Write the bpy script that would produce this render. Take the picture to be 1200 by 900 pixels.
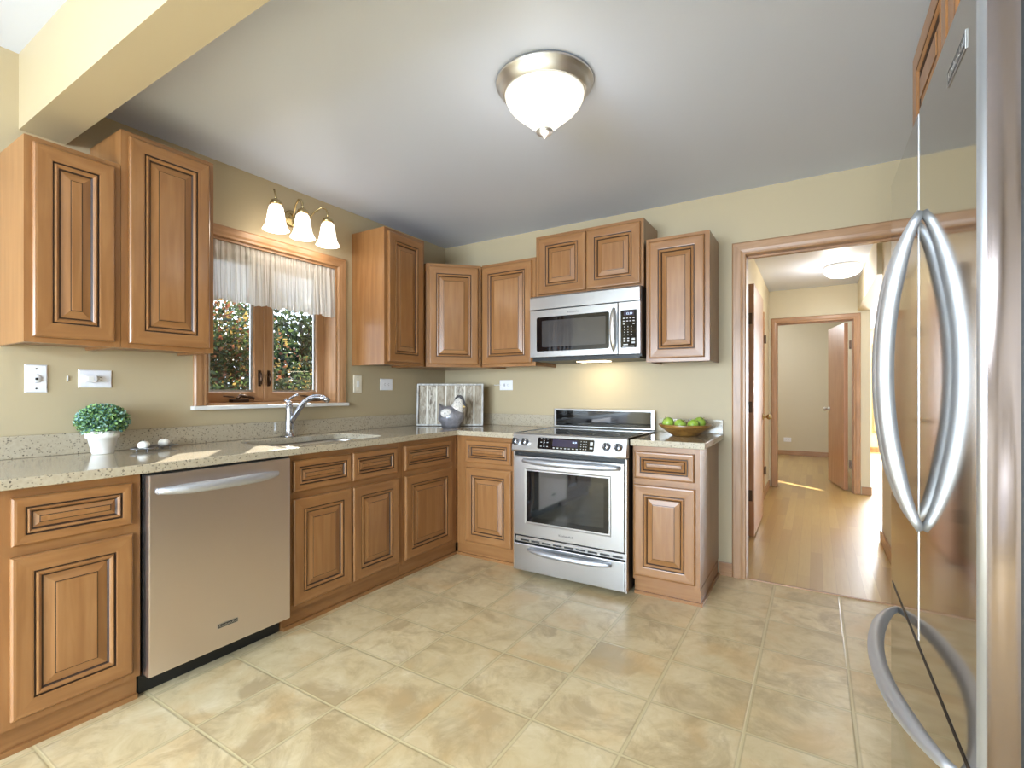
import bpy, bmesh, math, random
from mathutils import Vector, Matrix
random.seed(7)
S = bpy.context.scene
for o in list(bpy.data.objects): bpy.data.objects.remove(o)
COL = S.collection
PI = math.pi

# ------------------------------------------------------------------ camera
cam = bpy.data.cameras.new('camera'); camo = bpy.data.objects.new('camera', cam); COL.objects.link(camo)
camo.location = (2.8255, -3.4362, 1.1924); camo.rotation_euler = (PI/2, 0, 0.5528)
cam.sensor_width = 36; cam.lens = 574.88*36/1200; cam.shift_y = 8.72/1200; cam.clip_start = 0.02
S.camera = camo
# ------------------------------------------------------------------ view
S.view_settings.view_transform = 'Standard'; S.view_settings.look = 'None'
S.view_settings.gamma = 1; S.view_settings.use_curve_mapping = False
S.view_settings.exposure = 0.1
S.cycles.use_denoising = True
S.cycles.max_bounces = 10; S.cycles.diffuse_bounces = 6; S.cycles.glossy_bounces = 5
S.cycles.transmission_bounces = 6; S.cycles.transparent_max_bounces = 12
S.cycles.sample_clamp_indirect = 6; S.cycles.caustics_reflective = False; S.cycles.caustics_refractive = False
# ------------------------------------------------------------------ world and big lights
W = bpy.data.worlds.new('sky'); S.world = W; W.use_nodes = True
bg = W.node_tree.nodes['Background']; bg.inputs[0].default_value = (0.78, 0.88, 1.0, 1); bg.inputs[1].default_value = 3.0
def light(name, kind, loc, power, color=(1, 1, 1), size=None, size_y=None, direction=None, parent=None, radius=None):
    l = bpy.data.lights.new(name, kind); l.energy = power; l.color = color
    o = bpy.data.objects.new(name, l); COL.objects.link(o); o.location = loc
    if kind == 'AREA':
        l.shape = 'RECTANGLE'; l.size = size; l.size_y = size_y
    if radius is not None: l.shadow_soft_size = radius
    if direction is not None: o.rotation_euler = Vector(direction).to_track_quat('-Z', 'Y').to_euler()
    return o
sun = light('sun', 'SUN', (-6, 4, 6), 30.0, (1.0, 0.95, 0.86), direction=(0.49, -0.40, -0.263)); sun.data.angle = 0.012
# added fill lamp at the unseen dining door, tilted for floor bounce; daylight at the living room window
light('dining_door_fill', 'AREA', (1.75, -6.68, 1.30), 560, (0.69, 0.845, 1.0), 2.9, 2.0, (0, 1, -0.95))
light('living_window_daylight', 'AREA', (5.2, 8.75, 1.3), 900, (0.84, 0.91, 1.0), 2.2, 1.9, (-0.15, -1, -0.1))

# ------------------------------------------------------------------ materials
def srgb(r, g, b):
    def f(c):
        c /= 255.0
        return c/12.92 if c <= 0.04045 else ((c+0.055)/1.055)**2.4
    return (f(r), f(g), f(b), 1)
class NT:
    def __init__(s, name):
        s.m = bpy.data.materials.new(name); s.m.use_nodes = True; s.t = s.m.node_tree
        s.b = s.t.nodes['Principled BSDF']
    def n(s, typ, **kw):
        x = s.t.nodes.new(typ)
        for k, v in kw.items():
            if isinstance(k, str) and k.startswith('i_'): x.inputs[k[2:].replace('_', ' ')].default_value = v
            else: setattr(x, k, v)
        return x
    def l(s, a, b): s.t.links.new(a, b)
    def set(s, **kw):
        for k, v in kw.items(): s.b.inputs[k.replace('_', ' ')].default_value = v
        return s
    def coords(s, scale=(1, 1, 1), kind='Object', rnd=False):
        tc = s.n('ShaderNodeTexCoord'); mp = s.n('ShaderNodeMapping'); mp.inputs['Scale'].default_value = scale
        s.l(tc.outputs[kind], mp.inputs['Vector'])
        if rnd:
            oi = s.n('ShaderNodeObjectInfo'); mul = s.n('ShaderNodeMath', operation='MULTIPLY'); mul.inputs[1].default_value = 37
            s.l(oi.outputs['Random'], mul.inputs[0]); s.l(mul.outputs[0], mp.inputs['Location'])
        return mp.outputs[0]
    def noise(s, vec, scale, detail=3, rough=0.5, dist=0.0):
        x = s.n('ShaderNodeTexNoise'); x.inputs['Scale'].default_value = scale; x.inputs['Detail'].default_value = detail
        x.inputs['Roughness'].default_value = rough; x.inputs['Distortion'].default_value = dist; s.l(vec, x.inputs['Vector']); return x.outputs['Fac']
    def ramp(s, fac, stops):
        r = s.n('ShaderNodeValToRGB'); e = r.color_ramp.elements
        while len(e) < len(stops): e.new(0.5)
        for i, (p, c) in enumerate(stops): e[i].position = p; e[i].color = c
        s.l(fac, r.inputs[0]); return r.outputs[0]
    def mix(s, fac, a, b, mode='MIX'):
        x = s.n('ShaderNodeMix', data_type='RGBA', blend_type=mode)
        for sock, v in ((x.inputs[0], fac), (x.inputs[6], a), (x.inputs[7], b)):
            if isinstance(v, (int, float)) : sock.default_value = v
            elif isinstance(v, tuple): sock.default_value = v
            else: s.l(v, sock)
        return x.outputs[2]
    def math(s, op, a, b=None):
        x = s.n('ShaderNodeMath', operation=op)
        for i, v in enumerate((a, b)):
            if v is None: continue
            if isinstance(v, (int, float)): x.inputs[i].default_value = v
            else: s.l(v, x.inputs[i])
        return x.outputs[0]
    def col(s, out): s.l(out, s.b.inputs['Base Color']); return s
    def bump(s, h, strength=0.2, dist=0.01):
        x = s.n('ShaderNodeBump'); x.inputs['Strength'].default_value = strength; x.inputs['Distance'].default_value = dist
        s.l(h, x.inputs['Height']); s.l(x.outputs[0], s.b.inputs['Normal']); return s
def flat(name, c, rough=0.5, metal=0.0, coat=0.0, emit=None, es=0.0, trans=0.0, spec=0.5):
    a = NT(name).set(Base_Color=c, Roughness=rough, Metallic=metal, Coat_Weight=coat, Transmission_Weight=trans, Specular_IOR_Level=spec)
    if emit: a.set(Emission_Color=emit, Emission_Strength=es)
    return a.m
def wood(name, scale, c0, c1, c2, rough=0.34, coat=0.25):
    a = NT(name).set(Roughness=rough, Coat_Weight=coat, Coat_Roughness=0.18)
    v = a.coords(scale, rnd=True)
    f = a.noise(v, 5.0, 4, 0.5, 0.6)
    v2 = a.coords((1.5, 1.5, 1.0), rnd=True); g = a.noise(v2, 3.2, 2, 0.5, 0.8)
    base = a.ramp(f, [(0.25, c0), (0.5, c1), (0.78, c2)])
    a.col(a.mix(a.ramp(g, [(0.35, (0, 0, 0, 1)), (0.75, (0.45, 0.45, 0.45, 1))]), base, c0))
    return a.m
WD = (srgb(131, 88, 49), srgb(146, 101, 59), srgb(159, 115, 72))
M = {}
M['wood'] = wood('maple_vertical', (7, 7, 0.55), *WD)
M['wood_h'] = wood('maple_horizontal', (0.7, 0.7, 7), *WD)
M['glaze'] = flat('dark_glaze', srgb(50, 28, 14), 0.5)
OK = (srgb(146, 106, 70), srgb(170, 128, 90), srgb(184, 144, 106))
M['oak'] = wood('oak_trim', (9, 9, 0.6), *OK, rough=0.4, coat=0.15)
M['oak_h'] = wood('oak_trim_horizontal', (0.8, 0.8, 9), *OK, rough=0.4, coat=0.15)
M['doorwood'] = wood('door_veneer', (5, 5, 0.35), srgb(168, 118, 84), srgb(188, 140, 104), srgb(198, 152, 118), 0.36, 0.3)
def paint(name, c, rough=0.55, bump=0.05):
    a = NT(name).set(Base_Color=c, Roughness=rough, Specular_IOR_Level=0.35)
    v = a.coords(); f = a.noise(v, 120, 2); a.bump(f, bump, 0.002); return a.m
M['wall'] = paint('tan_paint', srgb(182, 166, 135), 0.5)
M['wall_hall'] = paint('hall_paint', srgb(206, 196, 170), 0.5)
M['wall_dining'] = paint('dining_paint', srgb(208, 204, 196), 0.5)
M['ceiling'] = paint('ceiling_paint', srgb(208, 215, 232), 0.45)
M['white'] = flat('white_plastic', srgb(235, 235, 240), 0.3)
M['whitepaint'] = flat('white_gloss_paint', srgb(230, 228, 224), 0.3)
M['dark'] = flat('dark_plastic', srgb(22, 22, 22), 0.45)
M['slot'] = flat('slot_dark', srgb(40, 36, 34), 0.5)
M['almond'] = flat('almond_plastic', srgb(226, 216, 196), 0.35)
# granite
a = NT('speckled_quartz').set(Roughness=0.12, Coat_Weight=0.25, Coat_Roughness=0.06)
v = a.coords()
vo = a.n('ShaderNodeTexVoronoi'); vo.inputs['Scale'].default_value = 230; a.l(v, vo.inputs['Vector'])
base = a.mix(a.noise(v, 90, 3), srgb(164, 151, 129), srgb(190, 178, 156))
spk = a.ramp(vo.outputs['Color'], [(0.0, (1, 1, 1, 1)), (0.17, (1, 1, 1, 1)), (0.18, (0, 0, 0, 1))])
vo2 = a.n('ShaderNodeTexVoronoi'); vo2.inputs['Scale'].default_value = 150; a.l(v, vo2.inputs['Vector'])
bl = a.ramp(vo2.outputs['Color'], [(0.0, (0.8, 0.8, 0.8, 1)), (0.10, (0.85, 0.85, 0.85, 1)), (0.11, (0, 0, 0, 1))])
near = a.ramp(vo2.outputs['Distance'], [(0.0, (1, 1, 1, 1)), (0.42, (1, 1, 1, 1)), (0.5, (0, 0, 0, 1))])
c1 = a.mix(spk, base, srgb(128, 118, 102))
a.col(a.mix(a.math('MULTIPLY', bl, near), c1, srgb(62, 54, 46))); M['granite'] = a.m
# metals
def steel(name, c, rough, streak=(40, 40, 0.6), amt=0.12, bump=0.0):
    a = NT(name).set(Metallic=1.0, Base_Color=c)
    v = a.coords(streak); f = a.noise(v, 9, 3)
    a.l(a.math('ADD', a.math('MULTIPLY', f, amt), rough-amt/2), a.b.inputs['Roughness'])
    if bump:
        v2 = a.coords((6, 6, 0.7)); a.bump(a.noise(v2, 2.2, 1), bump, 0.02)
    return a.m
M['steel'] = steel('brushed_stainless', srgb(200, 198, 196), 0.30, (120, 120, 1.5), 0.05)
M['steel_h'] = steel('brushed_stainless_horizontal', srgb(190, 190, 191), 0.30, (1.5, 1.5, 160), 0.015)
M['steel_dw'] = steel('brushed_stainless_warm', srgb(222, 210, 204), 0.33, (9, 9, 0.5), 0.12)
M['steel_fr'] = steel('polished_stainless', srgb(188, 184, 177), 0.075, amt=0.02)
M['steel_side'] = steel('polished_stainless_edge', srgb(122, 110, 105), 0.14, (50, 50, 0.5), amt=0.1, bump=0.9)  # brownish reflections on the door sides put into a darker base colour
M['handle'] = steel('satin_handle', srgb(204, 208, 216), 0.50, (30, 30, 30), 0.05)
M['chrome'] = flat('satin_chrome', srgb(190, 192, 200), 0.16, 1.0)
M['nickel'] = flat('brushed_nickel', srgb(214, 211, 206), 0.36, 1.0)
M['brass'] = flat('aged_brass', srgb(190, 170, 124), 0.25, 1.0)
M['bronze'] = flat('dark_bronze', srgb(90, 72, 60), 0.35, 1.0)
M['blackglass'] = flat('black_glass', srgb(12, 12, 14), 0.05, 0, 0.3)
M['ovenglass'] = flat('oven_glass', srgb(26, 28, 28), 0.06, 0, 0.6)
M['microglass'] = flat('microwave_glass', srgb(64, 62, 62), 0.10, 0, 0.6)
M['display'] = flat('display_violet', srgb(52, 46, 66), 0.15)
M['digits'] = flat('display_digits', srgb(190, 210, 240), 0.4, emit=srgb(190, 210, 240), es=1.2)
M['key'] = flat('key_print', srgb(190, 190, 190), 0.5)
M['badge'] = flat('badge_dark', srgb(80, 80, 82), 0.35, 0.6)
M['opal'] = flat('opal_glass_lit', srgb(255, 250, 235), 0.25, emit=(1.0, 0.95, 0.84, 1), es=0.85)
M['opal_hot'] = flat('opal_shade_lit', srgb(255, 250, 240), 0.3, emit=(1.0, 0.93, 0.82, 1), es=1.7)
M['opal_hall'] = flat('opal_hall_lit', srgb(255, 250, 240), 0.2, emit=(1.0, 0.95, 0.86, 1), es=4.0)
M['lens'] = flat('lamp_lens_lit', srgb(255, 240, 210), 0.3, emit=(1.0, 0.85, 0.6, 1), es=6.0)
# tile floor
a = NT('stone_look_tile').set(Roughness=0.30)
tc = a.n('ShaderNodeTexCoord'); sx = a.n('ShaderNodeSeparateXYZ'); a.l(tc.outputs['Object'], sx.inputs[0])
P_ = 0.3325
tx = a.math('DIVIDE', a.math('SUBTRACT', sx.outputs[0], 1.95-6*P_), P_); ty = a.math('DIVIDE', a.math('SUBTRACT', sx.outputs[1], -0.883-20*P_), P_)
fx, fy = a.math('FRACT', tx), a.math('FRACT', ty)
ix, iy = a.math('FLOOR', tx), a.math('FLOOR', ty)
dx = a.math('MINIMUM', fx, a.math('SUBTRACT', 1.0, fx)); dy = a.math('MINIMUM', fy, a.math('SUBTRACT', 1.0, fy))
d = a.math('MINIMUM', dx, dy)
cmb = a.n('ShaderNodeCombineXYZ'); a.l(ix, cmb.inputs[0]); a.l(iy, cmb.inputs[1])
wn = a.n('ShaderNodeTexWhiteNoise'); wn.noise_dimensions = '3D'; a.l(cmb.outputs[0], wn.inputs['Vector'])
off = a.n('ShaderNodeVectorMath', operation='SCALE'); off.inputs['Scale'].default_value = 9; a.l(wn.outputs['Color'], off.inputs[0])
vv = a.n('ShaderNodeVectorMath', operation='ADD'); a.l(tc.outputs['Object'], vv.inputs[0]); a.l(off.outputs[0], vv.inputs[1])
n1 = a.noise(vv.outputs[0], 9.0, 8, 0.68, 0.5); n2 = a.noise(vv.outputs[0], 4.0, 6, 0.65, 0.7); n3 = a.noise(vv.outputs[0], 3.1, 3, 0.55, 0.4)
c = a.ramp(n1, [(0.30, srgb(188, 164, 122)), (0.46, srgb(212, 191, 149)), (0.62, srgb(222, 204, 166)), (0.78, srgb(236, 222, 194))])
c = a.mix(a.ramp(n2, [(0.49, (0, 0, 0, 1)), (0.62, (0.8, 0.8, 0.8, 1))]), c, srgb(176, 152, 114))
c = a.mix(a.ramp(n3, [(0.52, (0, 0, 0, 1)), (0.70, (0.6, 0.6, 0.6, 1))]), c, srgb(212, 174, 120))
c = a.mix(a.math('MULTIPLY', wn.outputs['Value'], 0.25), c, srgb(186, 164, 118))
gm = a.ramp(d, [(0.0, (1, 1, 1, 1)), (0.010, (1, 1, 1, 1)), (0.016, (0, 0, 0, 1))])
a.col(a.mix(gm, c, srgb(204, 187, 144)))
edge = a.ramp(d, [(0.012, (0, 0, 0, 1)), (0.017, (0.45, 0.45, 0.45, 1)), (0.022, (0.4, 0.4, 0.4, 1)), (0.032, (0, 0, 0, 1))])
a.col(a.mix(edge, a.mix(gm, c, srgb(204, 187, 144)), srgb(150, 132, 98)))
a.bump(a.ramp(d, [(0.008, (0, 0, 0, 1)), (0.02, (1, 1, 1, 1))]), 0.3, 0.002); M['tile'] = a.m
# strip wood floor
a = NT('oak_strip_floor').set(Roughness=0.32, Coat_Weight=0.7, Coat_Roughness=0.33)
tc = a.n('ShaderNodeTexCoord'); sx = a.n('ShaderNodeSeparateXYZ'); a.l(tc.outputs['Object'], sx.inputs[0])
tx = a.math('DIVIDE', sx.outputs[0], 0.070); ix = a.math('FLOOR', tx); fx = a.math('FRACT', tx)
w1 = a.n('ShaderNodeTexWhiteNoise', noise_dimensions='1D'); a.l(ix, w1.inputs['W'])
ty = a.math('ADD', a.math('DIVIDE', sx.outputs[1], 0.9), a.math('MULTIPLY', w1.outputs['Value'], 7.3)); iy = a.math('FLOOR', ty); fy = a.math('FRACT', ty)
cmb = a.n('ShaderNodeCombineXYZ'); a.l(ix, cmb.inputs[0]); a.l(iy, cmb.inputs[1])
wn = a.n('ShaderNodeTexWhiteNoise', noise_dimensions='3D'); a.l(cmb.outputs[0], wn.inputs['Vector'])
v = a.coords((14, 0.9, 1)); g = a.noise(v, 5, 4, 0.6, 0.5)
c = a.ramp(wn.outputs['Value'], [(0.0, srgb(172, 136, 78)), (0.25, srgb(186, 153, 90)), (0.8, srgb(193, 163, 98)), (1.0, srgb(200, 172, 110))])
c = a.mix(a.ramp(g, [(0.4, (0, 0, 0, 1)), (0.8, (0.35, 0.35, 0.35, 1))]), c, srgb(170, 122, 66))
gx = a.ramp(a.math('MINIMUM', fx, a.math('SUBTRACT', 1.0, fx)), [(0.0, (0.6, 0.6, 0.6, 1)), (0.02, (0, 0, 0, 1))])
a.col(a.mix(gx, c, srgb(140, 96, 52))); M['strip'] = a.m
# fabric
a = NT('sheer_striped_linen').set(Roughness=0.9)
v = a.coords(); sx = a.n('ShaderNodeSeparateXYZ'); tcu = a.n('ShaderNodeUVMap'); a.l(tcu.outputs[0], sx.inputs[0])
st = a.math('FRACT', a.math('MULTIPLY', sx.outputs[0], 46.0))
c = a.ramp(st, [(0.0, srgb(240, 236, 232)), (0.62, srgb(244, 240, 236)), (0.68, srgb(198, 188, 178)), (0.80, srgb(198, 188, 178)), (0.86, srgb(242, 238, 234))])
tr = a.n('ShaderNodeBsdfTranslucent'); a.l(c, tr.inputs[0]); df = a.n('ShaderNodeBsdfDiffuse'); a.l(c, df.inputs[0]); tp = a.n('ShaderNodeBsdfTransparent')
m1 = a.n('ShaderNodeMixShader'); m1.inputs[0].default_value = 0.45; a.l(df.outputs[0], m1.inputs[1]); a.l(tr.outputs[0], m1.inputs[2])
m2 = a.n('ShaderNodeMixShader'); m2.inputs[0].default_value = 0.08; a.l(m1.outputs[0], m2.inputs[1]); a.l(tp.outputs[0], m2.inputs[2])
a.l(m2.outputs[0], a.t.nodes['Material Output'].inputs[0]); M['linen'] = a.m
# window glass: mostly clear, with a faint reflection
a = NT('window_glass'); tp = a.n('ShaderNodeBsdfTransparent'); tp.inputs[0].default_value = (0.97, 0.98, 0.98, 1)
gl = a.n('ShaderNodeBsdfGlossy'); gl.inputs['Roughness'].default_value = 0.02; 
ms = a.n('ShaderNodeMixShader'); ms.inputs[0].default_value = 0.05; a.l(tp.outputs[0], ms.inputs[1]); a.l(gl.outputs[0], ms.inputs[2])
a.l(ms.outputs[0], a.t.nodes['Material Output'].inputs[0]); M['glass'] = a.m
def leafmat(name, c0, c1, thin=True):
    a = NT(name).set(Roughness=0.45); g = a.n('ShaderNodeNewGeometry')
    cc = a.mix(g.outputs['Random Per Island'], c0, c1); a.col(cc)
    if thin:
        tr = a.n('ShaderNodeBsdfTranslucent'); a.l(cc, tr.inputs[0]); mx = a.n('ShaderNodeMixShader'); mx.inputs[0].default_value = 0.5
        a.l(a.b.outputs[0], mx.inputs[1]); a.l(tr.outputs[0], mx.inputs[2]); a.l(mx.outputs[0], a.t.nodes['Material Output'].inputs[0])
    return a.m
M['box_leaf'] = leafmat('boxwood_leaf', srgb(34, 84, 56), srgb(150, 186, 112), False)
M['box_blue'] = leafmat('boxwood_leaf_blue', srgb(40, 92, 92), srgb(160, 196, 180), False)
M['tree_green'] = leafmat('tree_leaf_green', srgb(34, 46, 24), srgb(70, 84, 46))
M['tree_dark'] = leafmat('tree_leaf_dark', srgb(16, 28, 18), srgb(42, 58, 36))
M['tree_gold'] = leafmat('tree_leaf_gold', srgb(92, 72, 36), srgb(126, 108, 60))
M['tree_red'] = leafmat('tree_leaf_red', srgb(86, 46, 32), srgb(116, 74, 52))
M['bark'] = flat('bark', srgb(92, 74, 58), 0.9)
M['grass'] = flat('lawn', srgb(50, 62, 32), 0.95)
a = NT('white_terracotta').set(Roughness=0.7); v = a.coords(); a.col(a.mix(a.noise(v, 30, 3), srgb(226, 222, 216), srgb(240, 238, 234))); M['pot'] = a.m
M['soil'] = flat('soil', srgb(58, 44, 32), 0.95)
a = NT('whitewashed_plank').set(Roughness=0.7)
v = a.coords((1, 1, 1), 'UV'); sx = a.n('ShaderNodeSeparateXYZ'); a.l(v, sx.inputs[0])
ip = a.math('FLOOR', a.math('MULTIPLY', sx.outputs[0], 7.0)); fp = a.math('FRACT', a.math('MULTIPLY', sx.outputs[0], 7.0))
wn = a.n('ShaderNodeTexWhiteNoise', noise_dimensions='1D'); a.l(ip, wn.inputs['W'])
vz = a.coords((16, 2.2, 1), 'UV'); g = a.noise(vz, 1.6, 5, 0.6, 1.6)
c = a.ramp(g, [(0.34, srgb(98, 84, 72)), (0.46, srgb(162, 152, 138)), (0.58, srgb(204, 196, 180)), (0.75, srgb(226, 222, 212))])
c = a.mix(a.math('MULTIPLY', wn.outputs['Value'], 0.75), c, srgb(150, 134, 112))
c = a.mix(a.ramp(fp, [(0.0, (1, 1, 1, 1)), (0.07, (1, 1, 1, 1)), (0.09, (0, 0, 0, 1)), (0.90, (0, 0, 0, 1)), (0.97, (0.5, 0.5, 0.5, 1))]), c, srgb(232, 228, 216)); a.col(c); M['plank'] = a.m
a = NT('whitewashed_frame').set(Roughness=0.7); v = a.coords((12, 12, 3)); a.col(a.ramp(a.noise(v, 4, 4), [(0.3, srgb(150, 146, 140)), (0.7, srgb(216, 214, 210))])); M['plankframe'] = a.m
a = NT('grey_glazed_ceramic').set(Roughness=0.28, Metallic=0.25); v = a.coords(); a.col(a.ramp(a.noise(v, 22, 4, 0.6, 0.5), [(0.3, srgb(104, 102, 106)), (0.65, srgb(150, 148, 154))])); M['ceramic'] = a.m
a = NT('speckled_white').set(Roughness=0.6); v = a.coords(); a.col(a.ramp(a.noise(v, 120, 3, 0.7), [(0.36, srgb(120, 112, 104)), (0.46, srgb(226, 220, 212)), (1.0, srgb(236, 232, 226))])); M['speckle'] = a.m
M['comb'] = flat('charcoal_comb', srgb(52, 44, 42), 0.6)
M['beak'] = flat('ochre_beak', srgb(206, 178, 120), 0.6)
M['wax'] = flat('white_wax', srgb(240, 236, 226), 0.5)
M['pewter'] = flat('dark_pewter', srgb(158, 156, 158), 0.35, 0.8)
a = NT('acacia_bowl').set(Roughness=0.3, Coat_Weight=0.3); v = a.coords((3, 3, 14)); a.col(a.ramp(a.noise(v, 5, 4, 0.6, 0.8), [(0.3, srgb(106, 70, 30)), (0.6, srgb(158, 116, 56)), (0.85, srgb(184, 144, 78))])); M['bowl'] = a.m
a = NT('green_apple_skin').set(Roughness=0.3); v = a.coords(rnd=True); a.col(a.ramp(a.noise(v, 22, 3), [(0.3, srgb(128, 164, 48)), (0.7, srgb(170, 196, 88))])); M['apple'] = a.m
M['stem'] = flat('apple_stem', srgb(92, 66, 36), 0.8)

# ------------------------------------------------------------------ mesh helpers
class MB:
    """collects faces with material slots and links them as one mesh"""
    def __init__(s): s.v = []; s.f = []; s.mi = []; s.sm = []; s.uv = {}
    def add(s, vs, fs, m=0, smooth=False):
        o = len(s.v); s.v += [tuple(x) for x in vs]
        for f in fs: s.f.append(tuple(i+o for i in f)); s.mi.append(m); s.sm.append(smooth)
        return s
    def box(s, x0, x1, y0, y1, z0, z1, m=0, b=0.0):
        if b <= 0:
            vs = [(x, y, z) for x in (x0, x1) for y in (y0, y1) for z in (z0, z1)]
            fs = [(0, 1, 3, 2), (4, 6, 7, 5), (0, 4, 5, 1), (2, 3, 7, 6), (0, 2, 6, 4), (1, 5, 7, 3)]
            return s.add(vs, fs, m)
        bm = bmesh.new(); bmesh.ops.create_cube(bm, size=1)
        for v in bm.verts: v.co = ((x0+x1)/2+v.co.x*(x1-x0), (y0+y1)/2+v.co.y*(y1-y0), (z0+z1)/2+v.co.z*(z1-z0))
        bmesh.ops.bevel(bm, geom=bm.edges[:], offset=b, segments=2, profile=0.7, affect='EDGES')
        return s.bm(bm, m)
    def bm(s, bm, m=0, smooth=False):
        bm.verts.index_update(); s.add([v.co[:] for v in bm.verts], [[v.index for v in f.verts] for f in bm.faces], m, smooth); bm.free(); return s
    def lathe(s, c, prof, n=32, m=0, axis=(0, 0, 1), smooth=True, closed=False):
        """prof: (radius, height) from c along axis"""
        ax = Vector(axis).normalized(); t = Vector((1, 0, 0)) if abs(ax.x) < 0.9 else Vector((0, 1, 0))
        e1 = ax.cross(t).normalized(); e2 = ax.cross(e1); c = Vector(c); vs = []; fs = []
        for r, h in prof:
            for k in range(n):
                a_ = 2*PI*k/n; vs.append(c+ax*h+e1*(r*math.cos(a_))+e2*(r*math.sin(a_)))
        R = len(prof)
        for i in range(R-1):
            for k in range(n): fs.append((i*n+k, i*n+(k+1) % n, (i+1)*n+(k+1) % n, (i+1)*n+k))
        if closed:
            for k in range(n): fs.append(((R-1)*n+k, (R-1)*n+(k+1) % n, (k+1) % n, k))
        else:
            if prof[0][0] > 1e-6: fs.append(tuple(range(n))[::-1])
            if prof[-1][0] > 1e-6: fs.append(tuple((R-1)*n+k for k in range(n)))
        return s.add(vs, fs, m, smooth)
    def cyl(s, p0, p1, r, n=20, m=0, smooth=True):
        p0, p1 = Vector(p0), Vector(p1); h = (p1-p0).length; e = min(r*0.15, h*0.2)
        return s.lathe(p0, [(0, 0), (r-e, 0), (r, e), (r, h-e), (r-e, h), (0, h)], n, m, (p1-p0), smooth)
    def tube(s, pts, rad, n=12, m=0, flat=1.0, ref=None, cap=True):
        """rad: number or list; flat scales the section along ref"""
        pts = [Vector(p) for p in pts]; K = len(pts); rad = rad if isinstance(rad, (list, tuple)) else [rad]*K
        vs = []; fs = []; prev = None
        for i, p in enumerate(pts):
            t = (pts[min(i+1, K-1)]-pts[max(i-1, 0)]).normalized()
            r0 = Vector(ref) if ref is not None else (prev if prev is not None else (Vector((0, 0, 1)) if abs(t.z) < 0.9 else Vector((1, 0, 0))))
            e1 = (r0-t*r0.dot(t)).normalized(); prev = e1; e2 = t.cross(e1)
            for k in range(n):
                a_ = 2*PI*k/n; vs.append(p+e1*(rad[i]*flat*math.cos(a_))+e2*(rad[i]*math.sin(a_)))
        for i in range(K-1):
            for k in range(n): fs.append((i*n+k, i*n+(k+1) % n, (i+1)*n+(k+1) % n, (i+1)*n+k))
        if cap: fs.append(tuple(range(n))[::-1]); fs.append(tuple((K-1)*n+k for k in range(n)))
        return s.add(vs, fs, m, True)
    def prism(s, poly, u, w, o, n, t0, t1, m=0):
        """polygon in (u,w) plane at o, extruded along n from t0 to t1"""
        u, w, o, n = Vector(u), Vector(w), Vector(o), Vector(n); K = len(poly)
        vs = [o+u*a_+w*b_+n*t for t in (t0, t1) for a_, b_ in poly]
        fs = [tuple(range(K))[::-1], tuple(range(K, 2*K))]+[(i, (i+1) % K, K+(i+1) % K, K+i) for i in range(K)]
        return s.add(vs, fs, m)
    def sphere(s, c, r, m=0, seg=20, rings=12, sc=(1, 1, 1), rot=None):
        vs = []; fs = []
        for i in range(rings+1):
            th = PI*i/rings
            for k in range(seg):
                a_ = 2*PI*k/seg; p = Vector((math.sin(th)*math.cos(a_)*sc[0], math.sin(th)*math.sin(a_)*sc[1], math.cos(th)*sc[2]))*r
                if rot: p = rot @ p
                vs.append(Vector(c)+p)
        for i in range(rings):
            for k in range(seg): fs.append((i*seg+k, (i+1)*seg+k, (i+1)*seg+(k+1) % seg, i*seg+(k+1) % seg))
        return s.add(vs, fs, m, True)
    def rings(s, o, u, n, w, h, prof, mv=0, mh=None, close=True):
        """nested rectangles: prof = [(inset, depth along n, slot of the strip that follows)]; strips top and bottom take mh"""
        o, u, n = Vector(o), Vector(u), Vector(n); z = Vector((0, 0, 1)); base = len(s.v); mh = mv if mh is None else mh
        for ins, d_, _ in prof:
            for a_, b_ in ((ins, ins), (w-ins, ins), (w-ins, h-ins), (ins, h-ins)): s.v.append(tuple(o+u*a_+z*b_+n*d_))
        for i in range(len(prof)-1):
            sl = prof[i][2]
            for k in range(4):
                A, B = base+4*i+k, base+4*i+(k+1) % 4
                s.f.append((A, B, B+4, A+4)); s.sm.append(False)
                s.mi.append(sl if sl else (mh if k in (0, 2) else mv))
        if close:
            q = base+4*(len(prof)-1); s.f.append((q, q+1, q+2, q+3)); s.mi.append(prof[-1][2]); s.sm.append(False)
        return s
    def back(s, o, u, n, w, h, d_=0.0, m=0):
        o, u, n = Vector(o), Vector(u), Vector(n); z = Vector((0, 0, 1)); b = len(s.v)
        for a_, b_ in ((0, 0), (0, h), (w, h), (w, 0)): s.v.append(tuple(o+u*a_+z*b_+n*d_))
        s.f.append((b, b+1, b+2, b+3)); s.mi.append(m); s.sm.append(False); return s
    def build(s, name, mats, parent=None, uvs=None):
        off = Vector((0, 0, 0)); p = parent
        while p is not None: off += Vector(p.location); p = p.parent
        me = bpy.data.meshes.new(name); me.from_pydata([tuple(Vector(v)-off) for v in s.v], [], s.f)
        for m in (mats if isinstance(mats, (list, tuple)) else [mats]): me.materials.append(M[m] if isinstance(m, str) else m)
        me.polygons.foreach_set('material_index', s.mi); me.polygons.foreach_set('use_smooth', s.sm)
        if uvs is not None:
            ul = me.uv_layers.new(name='UVMap')
            for lp in me.loops: ul.data[lp.index].uv = uvs[lp.vertex_index]
        me.validate(); me.update()
        bm = bmesh.new(); bm.from_mesh(me); bmesh.ops.recalc_face_normals(bm, faces=bm.faces); bm.to_mesh(me); bm.free()
        o = bpy.data.objects.new(name, me); COL.objects.link(o)
        if parent is not None: o.parent = parent
        return o
def tag(o, label, cat, group=None, kind=None):
    o['label'] = label; o['category'] = cat
    if group: o['group'] = group
    if kind: o['kind'] = kind
    return o
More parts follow.
